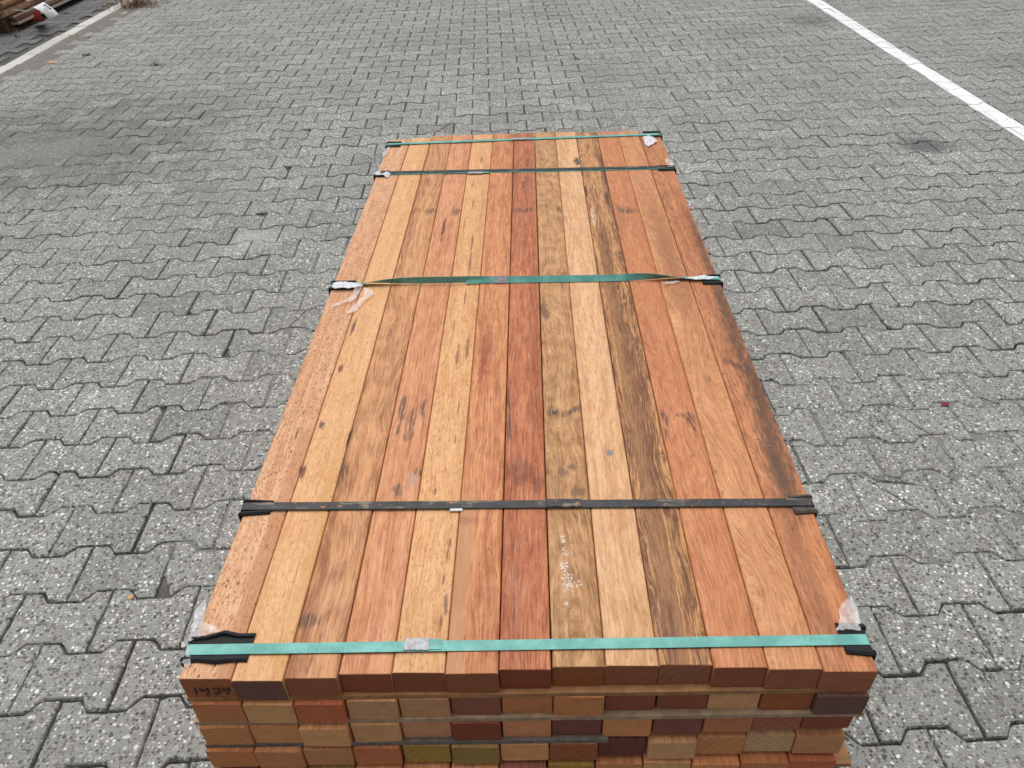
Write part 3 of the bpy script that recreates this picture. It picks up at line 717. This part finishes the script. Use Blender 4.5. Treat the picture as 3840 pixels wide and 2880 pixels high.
def strap(name, mat, vL, vR, width, zoff=0.0012, sag=None, roll=None, usub=90, thick=0.0008, lab='', cat='strap', group=None, grow=0.0016, parent=None):
    """band all the way round the bundle; roll(u) twists it about its length, lift(u) raises it"""
    uL, uR = -0.4705-grow, 0.4405+grow
    zb = LAYER_Z[7]-0.0018-grow; zt = TOP + zoff
    def vm(u): return vL + (vR-vL)*(u-uL)/(uR-uL)
    path = []          # (u, z, inward normal angle)
    for k in range(usub+1):
        u = uL+0.003 + (uR-uL-0.006)*k/usub
        path.append((u, zt + (sag(u) if sag else 0), 0.0, roll(u) if roll else 0.0))
    for a in (30, 60): path.append((uR-0.003+0.003*math.sin(R(a)), zt-0.003+0.003*math.cos(R(a)), R(a), 0))
    for k in range(5): path.append((uR, zt-0.003-(zt-0.006-zb)*k/4, R(90), 0))
    for a in (120, 150): path.append((uR-0.003+0.003*math.sin(R(a)), zb+0.003+0.003*math.cos(R(a)), R(a), 0))
    for k in range(5): path.append((uR-0.003+(uL-uR+0.006)*k/4, zb, R(180), 0))
    for a in (210, 240): path.append((uL+0.003+0.003*math.sin(R(a)), zb+0.003+0.003*math.cos(R(a)), R(a), 0))
    for k in range(5): path.append((uL, zb+0.003+(zt-0.006-zb)*k/4, R(270), 0))
    for a in (300, 330): path.append((uL+0.003+0.003*math.sin(R(a)), zt-0.003+0.003*math.cos(R(a)), R(a), 0))
    vs = []; n = len(path)
    for (u, z, an, ro) in path:
        on = Vector((math.sin(an), 0, math.cos(an))); ac = Vector((0, 1, 0))
        w1 = ac*math.cos(ro) + on*math.sin(ro); nn = on*math.cos(ro) - ac*math.sin(ro)
        lift = on*abs(math.sin(ro))*width/2
        c = Vector(bl(u, vm(u), z)) + lift
        for s, h in ((-1, 0), (1, 0), (1, 1), (-1, 1)): vs.append(c + w1*(s*width/2) + nn*(h*thick))
    fs = [(q*4+c, ((q+1) % n)*4+c, ((q+1) % n)*4+(c+1) % 4, q*4+(c+1) % 4) for q in range(n) for c in range(4)]
    if parent:
        o = setmesh('band', vs, fs, mat, parent); return o
    root = bmat(empty(name, (0, 0, 0)))
    setmesh('band', vs, fs, mat, root)
    tag(root, lab, cat, group); root['_'] = 0; del root['_']
    root_v[root.name] = vm
    return root
root_v = {}
def seal(root, u0, u1, v, z, w=0.019, roll=0.0, mat=None, name='seal'):
    bm = bmesh.new(); bmesh.ops.create_cube(bm, size=1)
    bmesh.ops.scale(bm, vec=(u1-u0, w, 0.0026), verts=bm.verts)
    bmesh.ops.subdivide_edges(bm, edges=[e for e in bm.edges if abs(e.verts[0].co.x-e.verts[1].co.x) > 0.01], cuts=6)
    for vt in bm.verts:
        k = round((vt.co.x/(u1-u0)+0.5)*7); 
        if k in (2, 5): vt.co.y *= 0.93
        vt.co.z += 0.0002*sn(vt.co.x*200, vt.co.y*300)
    bmesh.ops.bevel(bm, geom=list(bm.edges), offset=0.0004, segments=1, affect='EDGES')
    me = bpy.data.meshes.new(name); bm.to_mesh(me); bm.free(); me.materials.append(mat or SEAL)
    o = bpy.data.objects.new(name, me); C.objects.link(o); o.parent = root
    o.location = bl((u0+u1)/2, v, z); o.rotation_euler = (roll, 0, 0)
    return o
def tail(root, u0, u1, v, z, w, mat, roll=0.0, name='strap_end'):
    mb = MB(); N_ = 10
    mb.box(u0-(u0+u1)/2, u1-(u0+u1)/2, -w/2, w/2, 0, 0.0008)
    o = mb.build(name, mat, root); o.location = bl((u0+u1)/2, v, z); o.rotation_euler = (roll, 0, 0); return o
SW = 0.0160
s1 = strap('strap', GREEN, .6050, .6150, SW, 0.0020, sag=lambda u: 0.0004*sn(u*9), lab='pale green plastic strap across the near end of the bundle, by the numbered board', group='straps round the bundle')
uA, uB = TB(874, 1393)[0], TB(928, 1393)[0]; uC = TB(956, 1390)[0]
seal(s1, uA, uB, .6107, TOP+0.0036); tail(s1, uB-0.004, uC, .6107, TOP+0.0032, SW, GREEN)
s2 = strap('strap', BLACKST, .8690, .8655, SW, 0.0034, sag=lambda u: 0.0006*sn(u*7, 2), lab='rusty black steel strap across the bundle, nearest of the two black ones', group='straps round the bundle', grow=0.0028)
uA, uB = TB(1180, 1085)[0], TB(1255, 1085)[0]
o = seal(s2, uA, uB, .8672, TOP+0.0052, 0.0172, mat=BLACKST); 
s2b = strap('strap', GREEN, .8702, .8668, SW, 0.0012, lab='green plastic strap mostly hidden under the near rusty black strap, with a small white seal', group='straps round the bundle')
uA, uB = TB(973, 1096)[0], TB(1000, 1096)[0]
WSEAL = simple('pale_seal', lin(206,206,208), 0.45, 0.08, 80)
seal(s2b, uA, uB, .8600, TOP+0.0022, 0.0110, mat=WSEAL)
uX0, uX1 = TB(760, 615)[0], TB(1440, 605)[0]
def s3roll(u):
    a = max(0.0, min(1.0, (u+0.455)/0.20)); b = max(0.0, min(1.0, (0.425-u)/0.24))
    s = lambda x: x*x*(3-2*x)
    mag = 98 + 36*s(max(0, min(1, (u+0.17)/0.10)))*s(max(0, min(1, (0.42-u)/0.2)))
    return -R(mag)*s(a)*s(b)
s3 = strap('strap', GREEN, 1.5880, 1.5860, SW, 0.0024, roll=s3roll, lab='slack green strap twisted on edge across the middle of the bundle', group='straps round the bundle', usub=140)
uA, uB = TB(1068, 607)[0], TB(1098, 607)[0]; uC = TB(1007, 607)[0]
rl = s3roll(0.0)
dz_ = 0.0024 + abs(math.sin(rl))*SW/2
vv = 1.587 + 0.0010
nrm = Vector((0, -math.sin(rl), math.cos(rl)))
q_ = -nrm*0.0012
seal(s3, uA, uB, 1.587+q_.y, TOP+dz_+q_.z, 0.0185, rl); tail(s3, uC, uA+0.003, 1.587+q_.y*0.7, TOP+dz_+q_.z*0.7, SW, GREEN, rl)
s4 = strap('strap', BLACKST, 2.2745, 2.2700, SW, 0.0034, lab='black steel strap near the far end of the bundle, farther of the two black ones', group='straps round the bundle', grow=0.0028)
s4b = strap('strap', GREEN, 2.2690, 2.2655, SW, 0.0012, lab='green plastic strap mostly hidden under the far black strap, with a pale seal', group='straps round the bundle')
uA, uB = TB(1012, 371)[0], TB(1043, 371)[0]
seal(s4b, uA, uB, 2.257, TOP+0.0030, 0.0150, mat=SEAL); tail(s4b, uB-0.003, uB+0.02, 2.259, TOP+0.0026, 0.010, GREEN)
s5 = strap('strap', GREEN, 2.5235, 2.5610, SW, 0.0022, lab='green plastic strap across the very far end of the bundle', group='straps round the bundle')
uA, uB = TB(1105, 298)[0], TB(1137, 297)[0]
vv5 = 2.5235 + 0.0375*((uA+uB)/2+0.472)/0.915
seal(s5, uA, uB, vv5, TOP+0.0040, 0.0180); tail(s5, uB-0.003, uB+0.028, vv5+0.001, TOP+0.0034, SW, GREEN)

# --- black corner protectors under the straps
RUB = simple('black_plastic', (0.010, 0.011, 0.013), 0.6, 0.25, 60, 0.25)
RUBO = simple('worn_black_plastic', lin(74,70,62), 0.7, 0.3, 60, 0.4)
def protector(v, side, top_len, width, skewN=0.0, skewF=0.0, bulge=0.0, mat=None, lab='', z=0.0004, tilt=0.0):
    """angle profile over the bundle's edge with two raised ribs beside the strap"""
    mat = mat or RUB
    cs = [(-1, 0.0022), (-0.86, 0.0046), (-0.70, 0.0048), (-0.60, 0.0016), (0, 0.0012), (0.60, 0.0016), (0.70, 0.0048), (0.86, 0.0046), (1, 0.0022)]
    e = 0.4405 if side > 0 else -0.4705
    path = []
    NT_ = 8
    for k in range(NT_+1):
        s = k/NT_; path.append((e - side*top_len*(1-s), TOP+z, 0.0, s))
    for a in (35, 70): path.append((e + side*0.0012*math.sin(R(a)), TOP+z-0.0012*(1-math.cos(R(a))), R(a), 1.0))
    for k in range(1, 5): path.append((e + side*0.0014, TOP-0.0015-0.045*k/4, R(90), 1.0))
    vs = []; n = len(cs)
    for (u, zz, an, s) in path:
        on = Vector((side*math.sin(an), 0, math.cos(an)))
        bl_ = bulge*math.exp(-((s-0.5)/0.16)**2) if an == 0 else 0
        for inner in (0, 1):
            for (c, h) in cs:
                vo = c*width/2
                if c < -0.5: vo += -skewN*(1-s) - bl_*0.5
                if c > 0.5: vo += skewF*(1-s) + bl_
                hh = (h + (bl_*0.25 if abs(c) > 0.5 else 0)) if not inner else 0.0
                if abs(c) <= 0.6: hh = min(hh, 0.0012 if not inner else 0)
                vs.append(Vector(bl(u, v+vo+tilt*(1-s), zz)) + on*hh)
    m = len(path); fs = []
    for q in range(m-1):
        for k in range(n-1):
            fs.append((q*2*n+k, q*2*n+k+1, (q+1)*2*n+k+1, (q+1)*2*n+k)); fs.append((q*2*n+n+k, (q+1)*2*n+n+k, (q+1)*2*n+n+k+1, q*2*n+n+k+1))
        for k in (0, n-1): fs.append((q*2*n+k, (q+1)*2*n+k, (q+1)*2*n+n+k, q*2*n+n+k))
    for q in (0, m-1):
        for k in range(n-1): fs.append((q*2*n+k, q*2*n+n+k, q*2*n+n+k+1, q*2*n+k+1))
    o = bmat(setmesh('corner_protector', vs, fs, mat))
    tag(o, lab, 'corner protector', 'corner protectors under the straps'); return o
protector(.6065, -1, 0.086, 0.039, 0.000, 0.005, 0.006, lab='buckled black corner protector under the near green strap, by the handwritten number')
protector(.6155, 1, 0.034, 0.050, -0.004, 0.001, lab='black corner protector under the near green strap at the right edge')
protector(.8680, -1, 0.046, 0.036, -0.004, -0.004, lab='black corner protector under the near rusty strap at the left edge')
protector(.8640, 1, 0.032, 0.040, 0.002, -0.004, mat=RUBO, lab='worn grey corner protector under the near rusty strap at the right edge')
protector(1.586, -1, 0.055, 0.038, lab='black corner protector under the twisted green strap at the left edge')
protector(1.582, 1, 0.042, 0.042, lab='black corner protector under the twisted green strap at the right edge')
protector(2.268, -1, 0.040, 0.040, lab='black corner protector under the far black strap at the left edge')
protector(2.265, 1, 0.050, 0.036, lab='black corner protector under the far black strap at the right edge')
protector(2.522, -1, 0.045, 0.044, lab='black corner protector under the farthest green strap at the left edge')
protector(2.562, 1, 0.055, 0.050, lab='black corner protector under the farthest green strap at the right edge')

# --- torn plastic film
m_, t = newmat('plastic_film')
oc = t.n('TexCoord').outputs['Object']
n1 = t.noise(t.mul(oc, (1.6, 0.6, 1)), 60, 3, 0.55, 0.4)
p = t.out(t.mix(n1, (0.78, 0.76, 0.78), (0.9, 0.9, 0.93)), 0.3, n1, 0.45, 0.003, 0.5, alpha=t.ramp(n1, 0.3, 0.7, 0.26, 0.52))
FILM = m_
m_, t = newmat('white_film')
oc = t.n('TexCoord').outputs['Object']
n1 = t.noise(oc, 140, 4, 0.6, 0.5)
t.out(t.mix(n1, (0.72, 0.74, 0.78), (0.86, 0.87, 0.9)), 0.35, n1, 0.8, 0.003, 0.5, alpha=t.ramp(n1, 0.25, 0.6, 0.5, 0.85))
FILMW = m_
def film(pix, lab, z=0.004, amp=0.006, mat=None, sd_=0, edge=0.0, thick=0.0):
    """torn scrap: outline given on the bundle's top, crumpled, drooping where it hangs past the edge"""
    P = [TB(x, y, TOP+z) for (x, y) in pix]
    bm = bmesh.new(); vs = [bm.verts.new(bl(u, v, TOP+z)) for u, v in P]
    bm.faces.new(vs); bmesh.ops.triangulate(bm, faces=bm.faces[:])
    for _ in range(3): bmesh.ops.subdivide_edges(bm, edges=bm.edges[:], cuts=1, use_grid_fill=True)
    bmesh.ops.triangulate(bm, faces=bm.faces[:])
    for v in bm.verts:
        q = v.co
        n = sn(q.x*45, q.y*45, sd_) + 0.35*sn(q.x*120, q.y*120, sd_+3)
        q.x += 0.0016*sn(q.x*260, q.y*260, sd_+9); q.y += 0.0016*sn(q.x*260, q.y*260, sd_+15)
        out = max(q.x+U0-0.4405, -0.4705-(q.x+U0), 0)
        base = q.z + 0.3*amp
        q.z = max(TOP+0.0022, base + n*amp) if out <= 0 else base + n*amp - out*0.35
    me = bpy.data.meshes.new('film_scrap'); bm.to_mesh(me); bm.free(); me.materials.append(mat or FILM)
    me.polygons.foreach_set('use_smooth', [True]*len(me.polygons))
    o = bmat(bpy.data.objects.new('film_scrap', me)); C.objects.link(o)
    return tag(o, lab, 'plastic film', 'torn plastic film under the straps')
film([(424,1379),(404,1388),(412,1352),(424,1315),(443,1293),(447,1310),(440,1345),(455,1352),(470,1358),(474,1366),(446,1373)], 'large torn clear plastic film scrap beside the buckled corner protector', sd_=1, amp=0.007)
film([(404,1392),(392,1398),(388,1380),(398,1386),(410,1400),(412,1438),(400,1440),(392,1430),(402,1420),(402,1404)], 'small torn plastic film shred under the strap end above the handwritten number', sd_=2, amp=0.004)
film([(1806,1364),(1813,1338),(1812,1318),(1822,1301),(1838,1291),(1850,1306),(1852,1325),(1858,1345),(1860,1362)], 'pinkish clear plastic film scrap above the near strap at the right edge', sd_=3, amp=0.006)
film([(1744,1052),(1750,1046),(1757,1062),(1772,1068),(1770,1082),(1758,1083),(1752,1068)], 'small clear plastic film scrap past the right edge by the rusty strap', sd_=4, amp=0.004)
film([(716,622),(722,611),(745,608),(772,612),(785,618),(770,622),(740,622),(722,624)], 'white plastic film bunched over the left end of the twisted strap', sd_=5, amp=0.004, mat=FILMW, z=0.008)
film([(770,614),(783,618),(775,636),(768,645),(758,652),(738,656),(715,664),(720,658),(748,648),(762,638),(764,625)], 'left stringy plastic strand hanging from the twisted strap', sd_=6, amp=0.003)
film([(785,622),(805,628),(806,636),(795,645),(784,655),(772,668),(762,676),(748,677),(756,668),(768,658),(778,646),(788,640)], 'right stringy plastic strand hanging from the twisted strap', sd_=7, amp=0.003)
film([(1480,603),(1500,598),(1520,595),(1540,597),(1552,601),(1530,603),(1505,605)], 'white plastic film folded over the right end of the twisted strap', sd_=8, amp=0.004, mat=FILMW, z=0.006)
film([(1432,612),(1440,608),(1460,606),(1470,608),(1455,612),(1440,615)], 'clear plastic wisp poking out under the twisted strap', sd_=9, amp=0.003)
film([(808,374),(818,371),(836,373),(843,376),(838,384),(828,380),(815,381)], 'crumpled plastic film at the left end of the far black strap', sd_=10, amp=0.005, mat=FILMW)
film([(1389,297),(1402,292),(1412,298),(1420,306),(1408,312),(1400,318),(1392,309)], 'torn plastic film flap under the farthest green strap at the right edge', sd_=11, amp=0.004, mat=FILMW)
film([(1437,348),(1441,342),(1452,350),(1456,360),(1444,361)], 'small plastic film scrap at the right end of the far black strap', sd_=12, amp=0.004)
film([(836,318),(842,316),(838,330),(829,338),(824,332)], 'clear plastic film scrap hanging past the far left corner', sd_=13, amp=0.004)

# --- crumbs lying on the boards
def crumbs(name, pts, mat, smin, smax, zf, sd_, lab, cat):
    rnd = random.Random(sd_); mb = MB()
    for (x, y, z) in pts:
        s = rnd.uniform(smin, smax); a = rnd.uniform(0, 6.28)
        n = 5; ring = [(x + s*rnd.uniform(.5, 1)*math.cos(a+6.28*k/n)*1.4, y + s*rnd.uniform(.4, .8)*math.sin(a+6.28*k/n), z) for k in range(n)]
        top = (x, y, z + s*zf)
        mb.add(ring + [top], [(k, (k+1) % n, n) for k in range(n)] + [tuple(range(n-1, -1, -1))])
    return mb, mat
rc = random.Random(11)
def bpt(x, y): 
    u, v = TB(x, y); return bw(u, v, TOP+0.0004)
pts = [bpt(rc.gauss(x, sx), rc.gauss(y, sy)) for (x, y, sx, sy, n) in [(1670,930,28,50,22),(1560,830,40,30,12),(1700,1110,20,20,6),(1500,1010,25,30,6),(1250,1075,60,8,6),(1400,860,90,60,8),(1700,1030,20,20,7)] for _ in range(n)]
mb, _ = crumbs('x', pts, None, 0.0009, 0.0026, 0.5, 5, '', '')
tag(mb.build('wood_crumbs', simple('crumb_grey', lin(150,140,128), 0.9, 0.3)), 'grey grit and splinters scattered over the right hand boards', 'debris', kind='stuff')
pts = [(rc.uniform(-2.6, 2.4), rc.uniform(0.8, 5.5), 0.0003) for _ in range(260)]
pts += [(KERB_X1 + abs(rc.gauss(0, 0.22)), rc.uniform(5.2, 9.5), 0.0006) for _ in range(160)]
mb, _ = crumbs('x', pts, None, 0.0012, 0.0042, 0.6, 6, '', '')
tag(mb.build('grit', simple('grit_stone', lin(150,146,138), 0.9, 0.3)), 'loose grit scattered over the pavers', 'grit', kind='stuff')

# --- fallen leaves
def leaf(px_, py_, L, rz, col, lab, curl=0.3):
    g = G(px_, py_); mb = MB(); vs = []; n = 8
    for k in range(n+1):
        s = k/n; wd = L*0.32*math.sin(math.pi*min(1, s**0.8))*(1+0.15*math.sin(9*s)) + 0.0004
        for q in (-1, 0, 1): vs.append(((s-0.5)*L, q*wd, 0.002 + abs(q)*L*0.10*curl + L*curl*0.25*(s-0.5)**2))
    fs = [(3*k+q, 3*k+3+q, 3*k+4+q, 3*k+1+q) for k in range(n) for q in (0, 1)]
    o = setmesh('leaf', vs, fs, simple('leaf_'+str(px_), col, 0.6, 0.3, 90), smooth=True)
    md = o.modifiers.new('thickness', 'SOLIDIFY'); md.thickness = 0.0004
    o.location = (g.x, g.y, 0.0); o.rotation_euler = (0.05, 0.0, rz); return tag(o, lab, 'leaf')
leaf(3545, 1518, 0.026, 0.3, lin(122,34,40), 'small dark red leaf on the pavers right of the bundle')
leaf(200, 236, 0.060, 0.2, lin(200,150,84), 'small yellow leaf on dusty pavers near the pale kerb')
leaf(492, 2240, 0.016, 1.2, lin(206,160,100), 'tiny tan leaf in a paver joint left of the near corner protector')
leaf(395, 22, 0.07, 0.2, lin(60,48,40), 'dark curled leaf beyond the kerb beside the dry grass')
leaf(250, 48, 0.06, 0.4, lin(96,58,44), 'brown leaf on the dark pavers beside the white paper')

# --- grass
def grass(x, y, n, spread, h, cols, lab, name='grass_tuft', flop=0.6, sd_=1):
    rnd = random.Random(sd_); mb = MB()
    for k in range(n):
        a = rnd.uniform(0, 6.28); r = abs(rnd.gauss(0, 1)); bx, by = r*spread[0]*math.cos(a)*0.6, r*spread[1]*math.sin(a)*0.6
        L = h*rnd.uniform(0.4, 1.1); dr = rnd.uniform(0, 6.28); fl = flop*rnd.uniform(0.4, 1.5)
        px_, py_, pz_ = bx, by, -0.004; ang = R(80); vs = []; seg = 5; wd = rnd.uniform(0.0012, 0.0026)
        for q in range(seg+1):
            w_ = wd*(1-q/seg*0.85); nx, ny = -math.sin(dr)*w_, math.cos(dr)*w_
            vs += [(px_-nx, py_-ny, pz_), (px_+nx, py_+ny, pz_)]
            px_ += L/seg*math.cos(ang)*math.cos(dr); py_ += L/seg*math.cos(ang)*math.sin(dr); pz_ = max(0.002, pz_ + L/seg*math.sin(ang)); ang -= fl*0.55
        mb.add(vs, [(2*q, 2*q+1, 2*q+3, 2*q+2) for q in range(seg)], rnd.randrange(len(cols)))
    o = mb.build(name, cols); o.location = (x, y, 0); return tag(o, lab, 'grass')
DRY = [simple('dry_grass_a', lin(176,146,108), 0.8), simple('dry_grass_b', lin(140,108,76), 0.8), simple('dry_grass_c', lin(104,80,58), 0.8)]
GRN = [simple('green_grass_a', lin(92,100,50), 0.7), simple('green_grass_b', lin(120,124,70), 0.7)]
g = G(520, 22); grass(g.x, g.y, 420, (0.26, 0.2), 0.2, DRY, 'dry straw-coloured grass tuft growing at the end of the kerb', 'dry_grass', 0.75, 2)
g = G(588, 246); grass(g.x, g.y, 34, (0.05, 0.012), 0.06, GRN, 'small green grass tuft growing in a paver joint', sd_=3)
g = G(325, 208); grass(g.x, g.y, 50, (0.07, 0.01), 0.035, GRN, 'low green moss and grass in a joint nearest the kerb', sd_=4)
g = G(65, 140); grass(g.x, g.y, 16, (0.03, 0.01), 0.09, DRY, 'dry weed stalks on the dark pavers beneath the far timber stack', 'dry_grass', 0.2, 5)
g = G(262, 135); grass(g.x, g.y, 60, (0.16, 0.02), 0.03, DRY, 'brown plant litter along the near side of the kerb', 'dry_grass', 1.2, 6)

# ================================================================= FAR TIMBER PILES (top left corner)
FW1 = simple('greyed_plank_wood', lin(168,150,136), 0.85, 0.16, 18); FW2 = simple('brown_plank_wood', lin(108,80,68), 0.85, 0.2, 18); FW3 = simple('pale_plank_edge', lin(196,180,158), 0.85, 0.12, 25)
RND = [simple('rough_timber_%d' % k, c, 0.85, 0.25, 14) for k, c in enumerate((lin(176,146,112), lin(160,128,96), lin(136,100,76), lin(170,142,108)))]
DKW = simple('dark_bearer_wood', lin(92,54,44), 0.85, 0.25, 20)
pr = random.Random(21)
PXR = G(118, 88, 0.03).x - 0.05                      # right side of the plank pile
pile = tag(empty('plank_pile', (PXR-0.6, 8.2, 0)), 'low pile of thin greyed planks beyond the kerb under the white paper', 'plank pile')
y_n = G(105, 86, 0.06).y
zc = 0.045
for k in range(5):
    x0 = PXR + 0.01 - 0.03*k*0.5 + pr.uniform(-0.012, 0.012)
    for q in range(7):
        mb = MB(); th = 0.019
        xa = x0 - 0.145*(q+1) + 0.003; xb = x0 - 0.145*q
        ys_ = y_n + pr.uniform(-0.03, 0.05) + 0.03*k
        mb.box(xa-(PXR-0.6), xb-(PXR-0.6), ys_-8.2, ys_+3.0-8.2, zc, zc+th-0.001)
        mb.build('plank', (FW3 if (k in (0, 2) and q == 0) else FW2 if k in (1, 3) else FW1), pile)
    zc += 0.024
for yy in (0.25, 1.4, 2.6):
    mb = MB(); mb.box(-0.4, 0.49, y_n+yy-8.2, y_n+yy+0.09-8.2, -0.004, 0.0445); mb.build('bearer', DKW, pile)
# rough stack at the frame's left edge
QX = G(36, 122, 0.0).x; QY = G(36, 122, 0.0).y
stk = tag(empty('timber_stack', (QX-0.25, QY+0.4, 0)), 'stack of rough brown round-edged timbers on a bearer at the top left corner', 'timber stack')
mb = MB(); mb.box(-0.5, 0.25, -0.4, -0.29, -0.004, 0.118); mb.build('bearer', DKW, stk)
mb = MB(); mb.box(-0.5, 0.25, -0.19, -0.08, -0.004, 0.118); mb.build('bearer', DKW, stk)
def rough_bar(W, H, L, sd_):
    rnd = random.Random(sd_); n = 14; vs = []
    for q in range(5):
        for k in range(n):
            a = 2*math.pi*k/n; c, s = math.cos(a), math.sin(a); e = 0.55
            x = W/2*math.copysign(abs(c)**e, c); z = H/2*math.copysign(abs(s)**e, s)
            vs.append((x*(1+0.08*sn(k*0.9, sd_)) , -0.45 + L*q/4 + (0.012*sn(k, sd_, 2) if q == 0 else 0), z*(1+0.08*sn(k*0.7, sd_, 5))))
    fs = [(q*n+k, q*n+(k+1) % n, (q+1)*n+(k+1) % n, (q+1)*n+k) for q in range(4) for k in range(n)] + [tuple(range(n-1, -1, -1)), tuple(range(4*n, 5*n))]
    return vs, fs
zc = 0.118
for k, H in enumerate((0.062, 0.055, 0.055, 0.07, 0.06)):
    for q in range(4):
        W = 0.135
        o = setmesh('timber', *rough_bar(W, H, 0.42, k*9+q), RND[(k+q) % 4], stk, smooth=False)
        o.location = (0.25 - 0.07 + (0.045, 0.055, 0.04, 0.03, -0.02)[k] - q*(W+0.004), pr.uniform(-0.015, 0.02), zc + H/2)
    zc += H + 0.004
OLIVE = simple('dark_green_strap', lin(70,84,70), 0.5, 0.15)
mb = MB(); sx = QX + 0.02; sy2 = QY - 0.062
pp = [(G(10, 2, 0.38).x, 0.385), (QX-0.12, 0.36), (QX+0.005, 0.25), (QX+0.035, 0.13), (QX+0.055, -0.002)]
vs = []
for (a, z) in pp: vs += [(a-0.008-QX, 0, z), (a+0.008-QX, 0, z), (a+0.008-QX, 0.0012, z), (a-0.008-QX, 0.0012, z)]
mb.add(vs, [(4*k+c, 4*k+(c+1) % 4, 4*k+4+(c+1) % 4, 4*k+4+c) for k in range(len(pp)-1) for c in range(4)])
o = mb.build('strap', OLIVE); o.location = (QX, QY-0.085, 0); tag(o, 'dark green strap hanging down the end of the rough timber stack', 'strap')
TEAL = simple('teal_strap', lin(112,150,146), 0.5, 0.12)
a, b = G(48, 37, 0.168), G(112, 42, 0.168)
mb = MB(); vs = []
for k in range(9):
    p = a.lerp(b, k/8); zz = 0.1665
    vs += [(p.x-a.x, p.y-a.y-0.009, 0), (p.x-a.x, p.y-a.y+0.009, 0), (p.x-a.x, p.y-a.y+0.009, 0.001), (p.x-a.x, p.y-a.y-0.009, 0.001)]
mb.add(vs, [(4*k+c, 4*k+(c+1) % 4, 4*k+4+(c+1) % 4, 4*k+4+c) for k in range(8) for c in range(4)])
o = mb.build('strap', TEAL); o.location = (a.x, a.y, 0.1685); tag(o, 'pale teal strap lying across the greyed plank pile', 'strap')
# white delivery sheet with a printed box, red tag
PAPER = simple('white_paper', (0.82, 0.83, 0.85), 0.7, 0.02)
PRINT = simple('printed_grey', lin(70,72,78), 0.8, 0.05); FAINT = simple('faint_print', lin(196,198,206), 0.8, 0.03)
c00, c10, c11, c01 = G(124, 29, 0.176), G(163, 8, 0.176), G(222, 56, 0.07), G(184, 76, 0.055)   # left, top, right, bottom
def sheet(s, r, h=0.0):
    """s across the top edge (0 left .. 1 top corner), r down the sheet"""
    p = c00.lerp(c10, s).lerp(c01.lerp(c11, s), r)
    n = (c10-c00).cross(c01-c00).normalized()
    if n.z < 0: n = -n
    return p + n*(h + 0.018*math.sin(math.pi*r)*(1-0.5*s)) 
def patch(s0, s1, r0, r1, h, ns=8, nr=8, th=0.0006):
    vs = [sheet(s0+(s1-s0)*a/ns, r0+(r1-r0)*b/nr, hh) for hh in (h, h+th) for b in range(nr+1) for a in range(ns+1)]
    o_ = (ns+1)*(nr+1); w_ = ns+1
    fs = []
    for b in range(nr):
        for a in range(ns):
            q = b*w_+a; fs += [(q, q+w_, q+w_+1, q+1), (o_+q, o_+q+1, o_+q+w_+1, o_+q+w_)]
    for a in range(ns): fs += [(a, a+1, o_+a+1, o_+a), (nr*w_+a, o_+nr*w_+a, o_+nr*w_+a+1, nr*w_+a+1)]
    for b in range(nr): fs += [(b*w_, o_+b*w_, o_+(b+1)*w_, (b+1)*w_), (b*w_+ns, (b+1)*w_+ns, o_+(b+1)*w_+ns, o_+b*w_+ns)]
    return vs, fs
pb = (c00+c11)/2
def mk(name, parts, mat, parent, h):
    mb = MB()
    for (s0, s1, r0, r1) in parts:
        vs, fs = patch(s0, s1, r0, r1, h, 4, 4, 0.0004); mb.add([v - Vector((pb.x, pb.y, 0)) for v in vs], fs)
    return mb.build(name, mat, parent)
mb = MB(); vs, fs = patch(0, 1, 0, 1, 0.0, 12, 14); mb.add([v - Vector((pb.x, pb.y, 0)) for v in vs], fs)
paper = mb.build('paper_sheet', PAPER, smooth=True); paper.location = (pb.x, pb.y, 0)
tag(paper, 'white printed paper sheet leaning off the greyed plank pile', 'paper')
mk('printed_logo', [(0.68, 0.93, 0.14, 0.16), (0.68, 0.93, 0.47, 0.50), (0.68, 0.70, 0.14, 0.5), (0.91, 0.93, 0.14, 0.5), (0.70, 0.91, 0.16, 0.18)], PRINT, paper, 0.0012)
mk('printed_logo', [(0.74, 0.76, 0.19, 0.26), (0.85, 0.87, 0.19, 0.26), (0.74, 0.87, 0.19, 0.205), (0.74, 0.87, 0.28, 0.295), (0.80, 0.82, 0.28, 0.36), (0.74, 0.76, 0.33, 0.40), (0.84, 0.86, 0.30, 0.38), (0.74, 0.86, 0.385, 0.40), (0.72, 0.90, 0.43, 0.47)], PRINT, paper, 0.0014)
mk('printed_text', [(0.34, 0.60, 0.30+0.035*k, 0.315+0.035*k) for k in range(5)] + [(0.30, 0.46, 0.52+0.05*k, 0.535+0.05*k) for k in range(3)] + [(0.16, 0.24, 0.18, 0.21)], FAINT, paper, 0.0012)
RED = simple('red_tag', lin(206,62,60), 0.6, 0.16, 20)
q0, q1, q2, q3 = G(116, 46, 0.172), G(136, 38, 0.172), G(159, 79, 0.02), G(118, 87, 0.02)
mb = MB(); N_ = 8; vs = []
for hh in (0.0, 0.002):
    for b in range(N_+1):
        for a in range(N_+1):
            p = q0.lerp(q1, a/N_).lerp(q3.lerp(q2, a/N_), b/N_); p = p + Vector((0.012*sn(a*.6, b*.6, 2)+0.02+hh, -hh, 0)); vs.append((p.x-q0.x, p.y-q0.y, p.z))
w_ = N_+1; o_ = w_*w_; fs = []
for b in range(N_):
    for a in range(N_): q = b*w_+a; fs += [(q, q+w_, q+w_+1, q+1), (o_+q, o_+q+1, o_+q+w_+1, o_+q+w_)]
mb.add(vs, fs); o = mb.build('red_tag', RED, smooth=True); o.location = (q0.x, q0.y, 0)
tag(o, 'red plastic tag hanging below the white paper on the plank pile', 'tag')
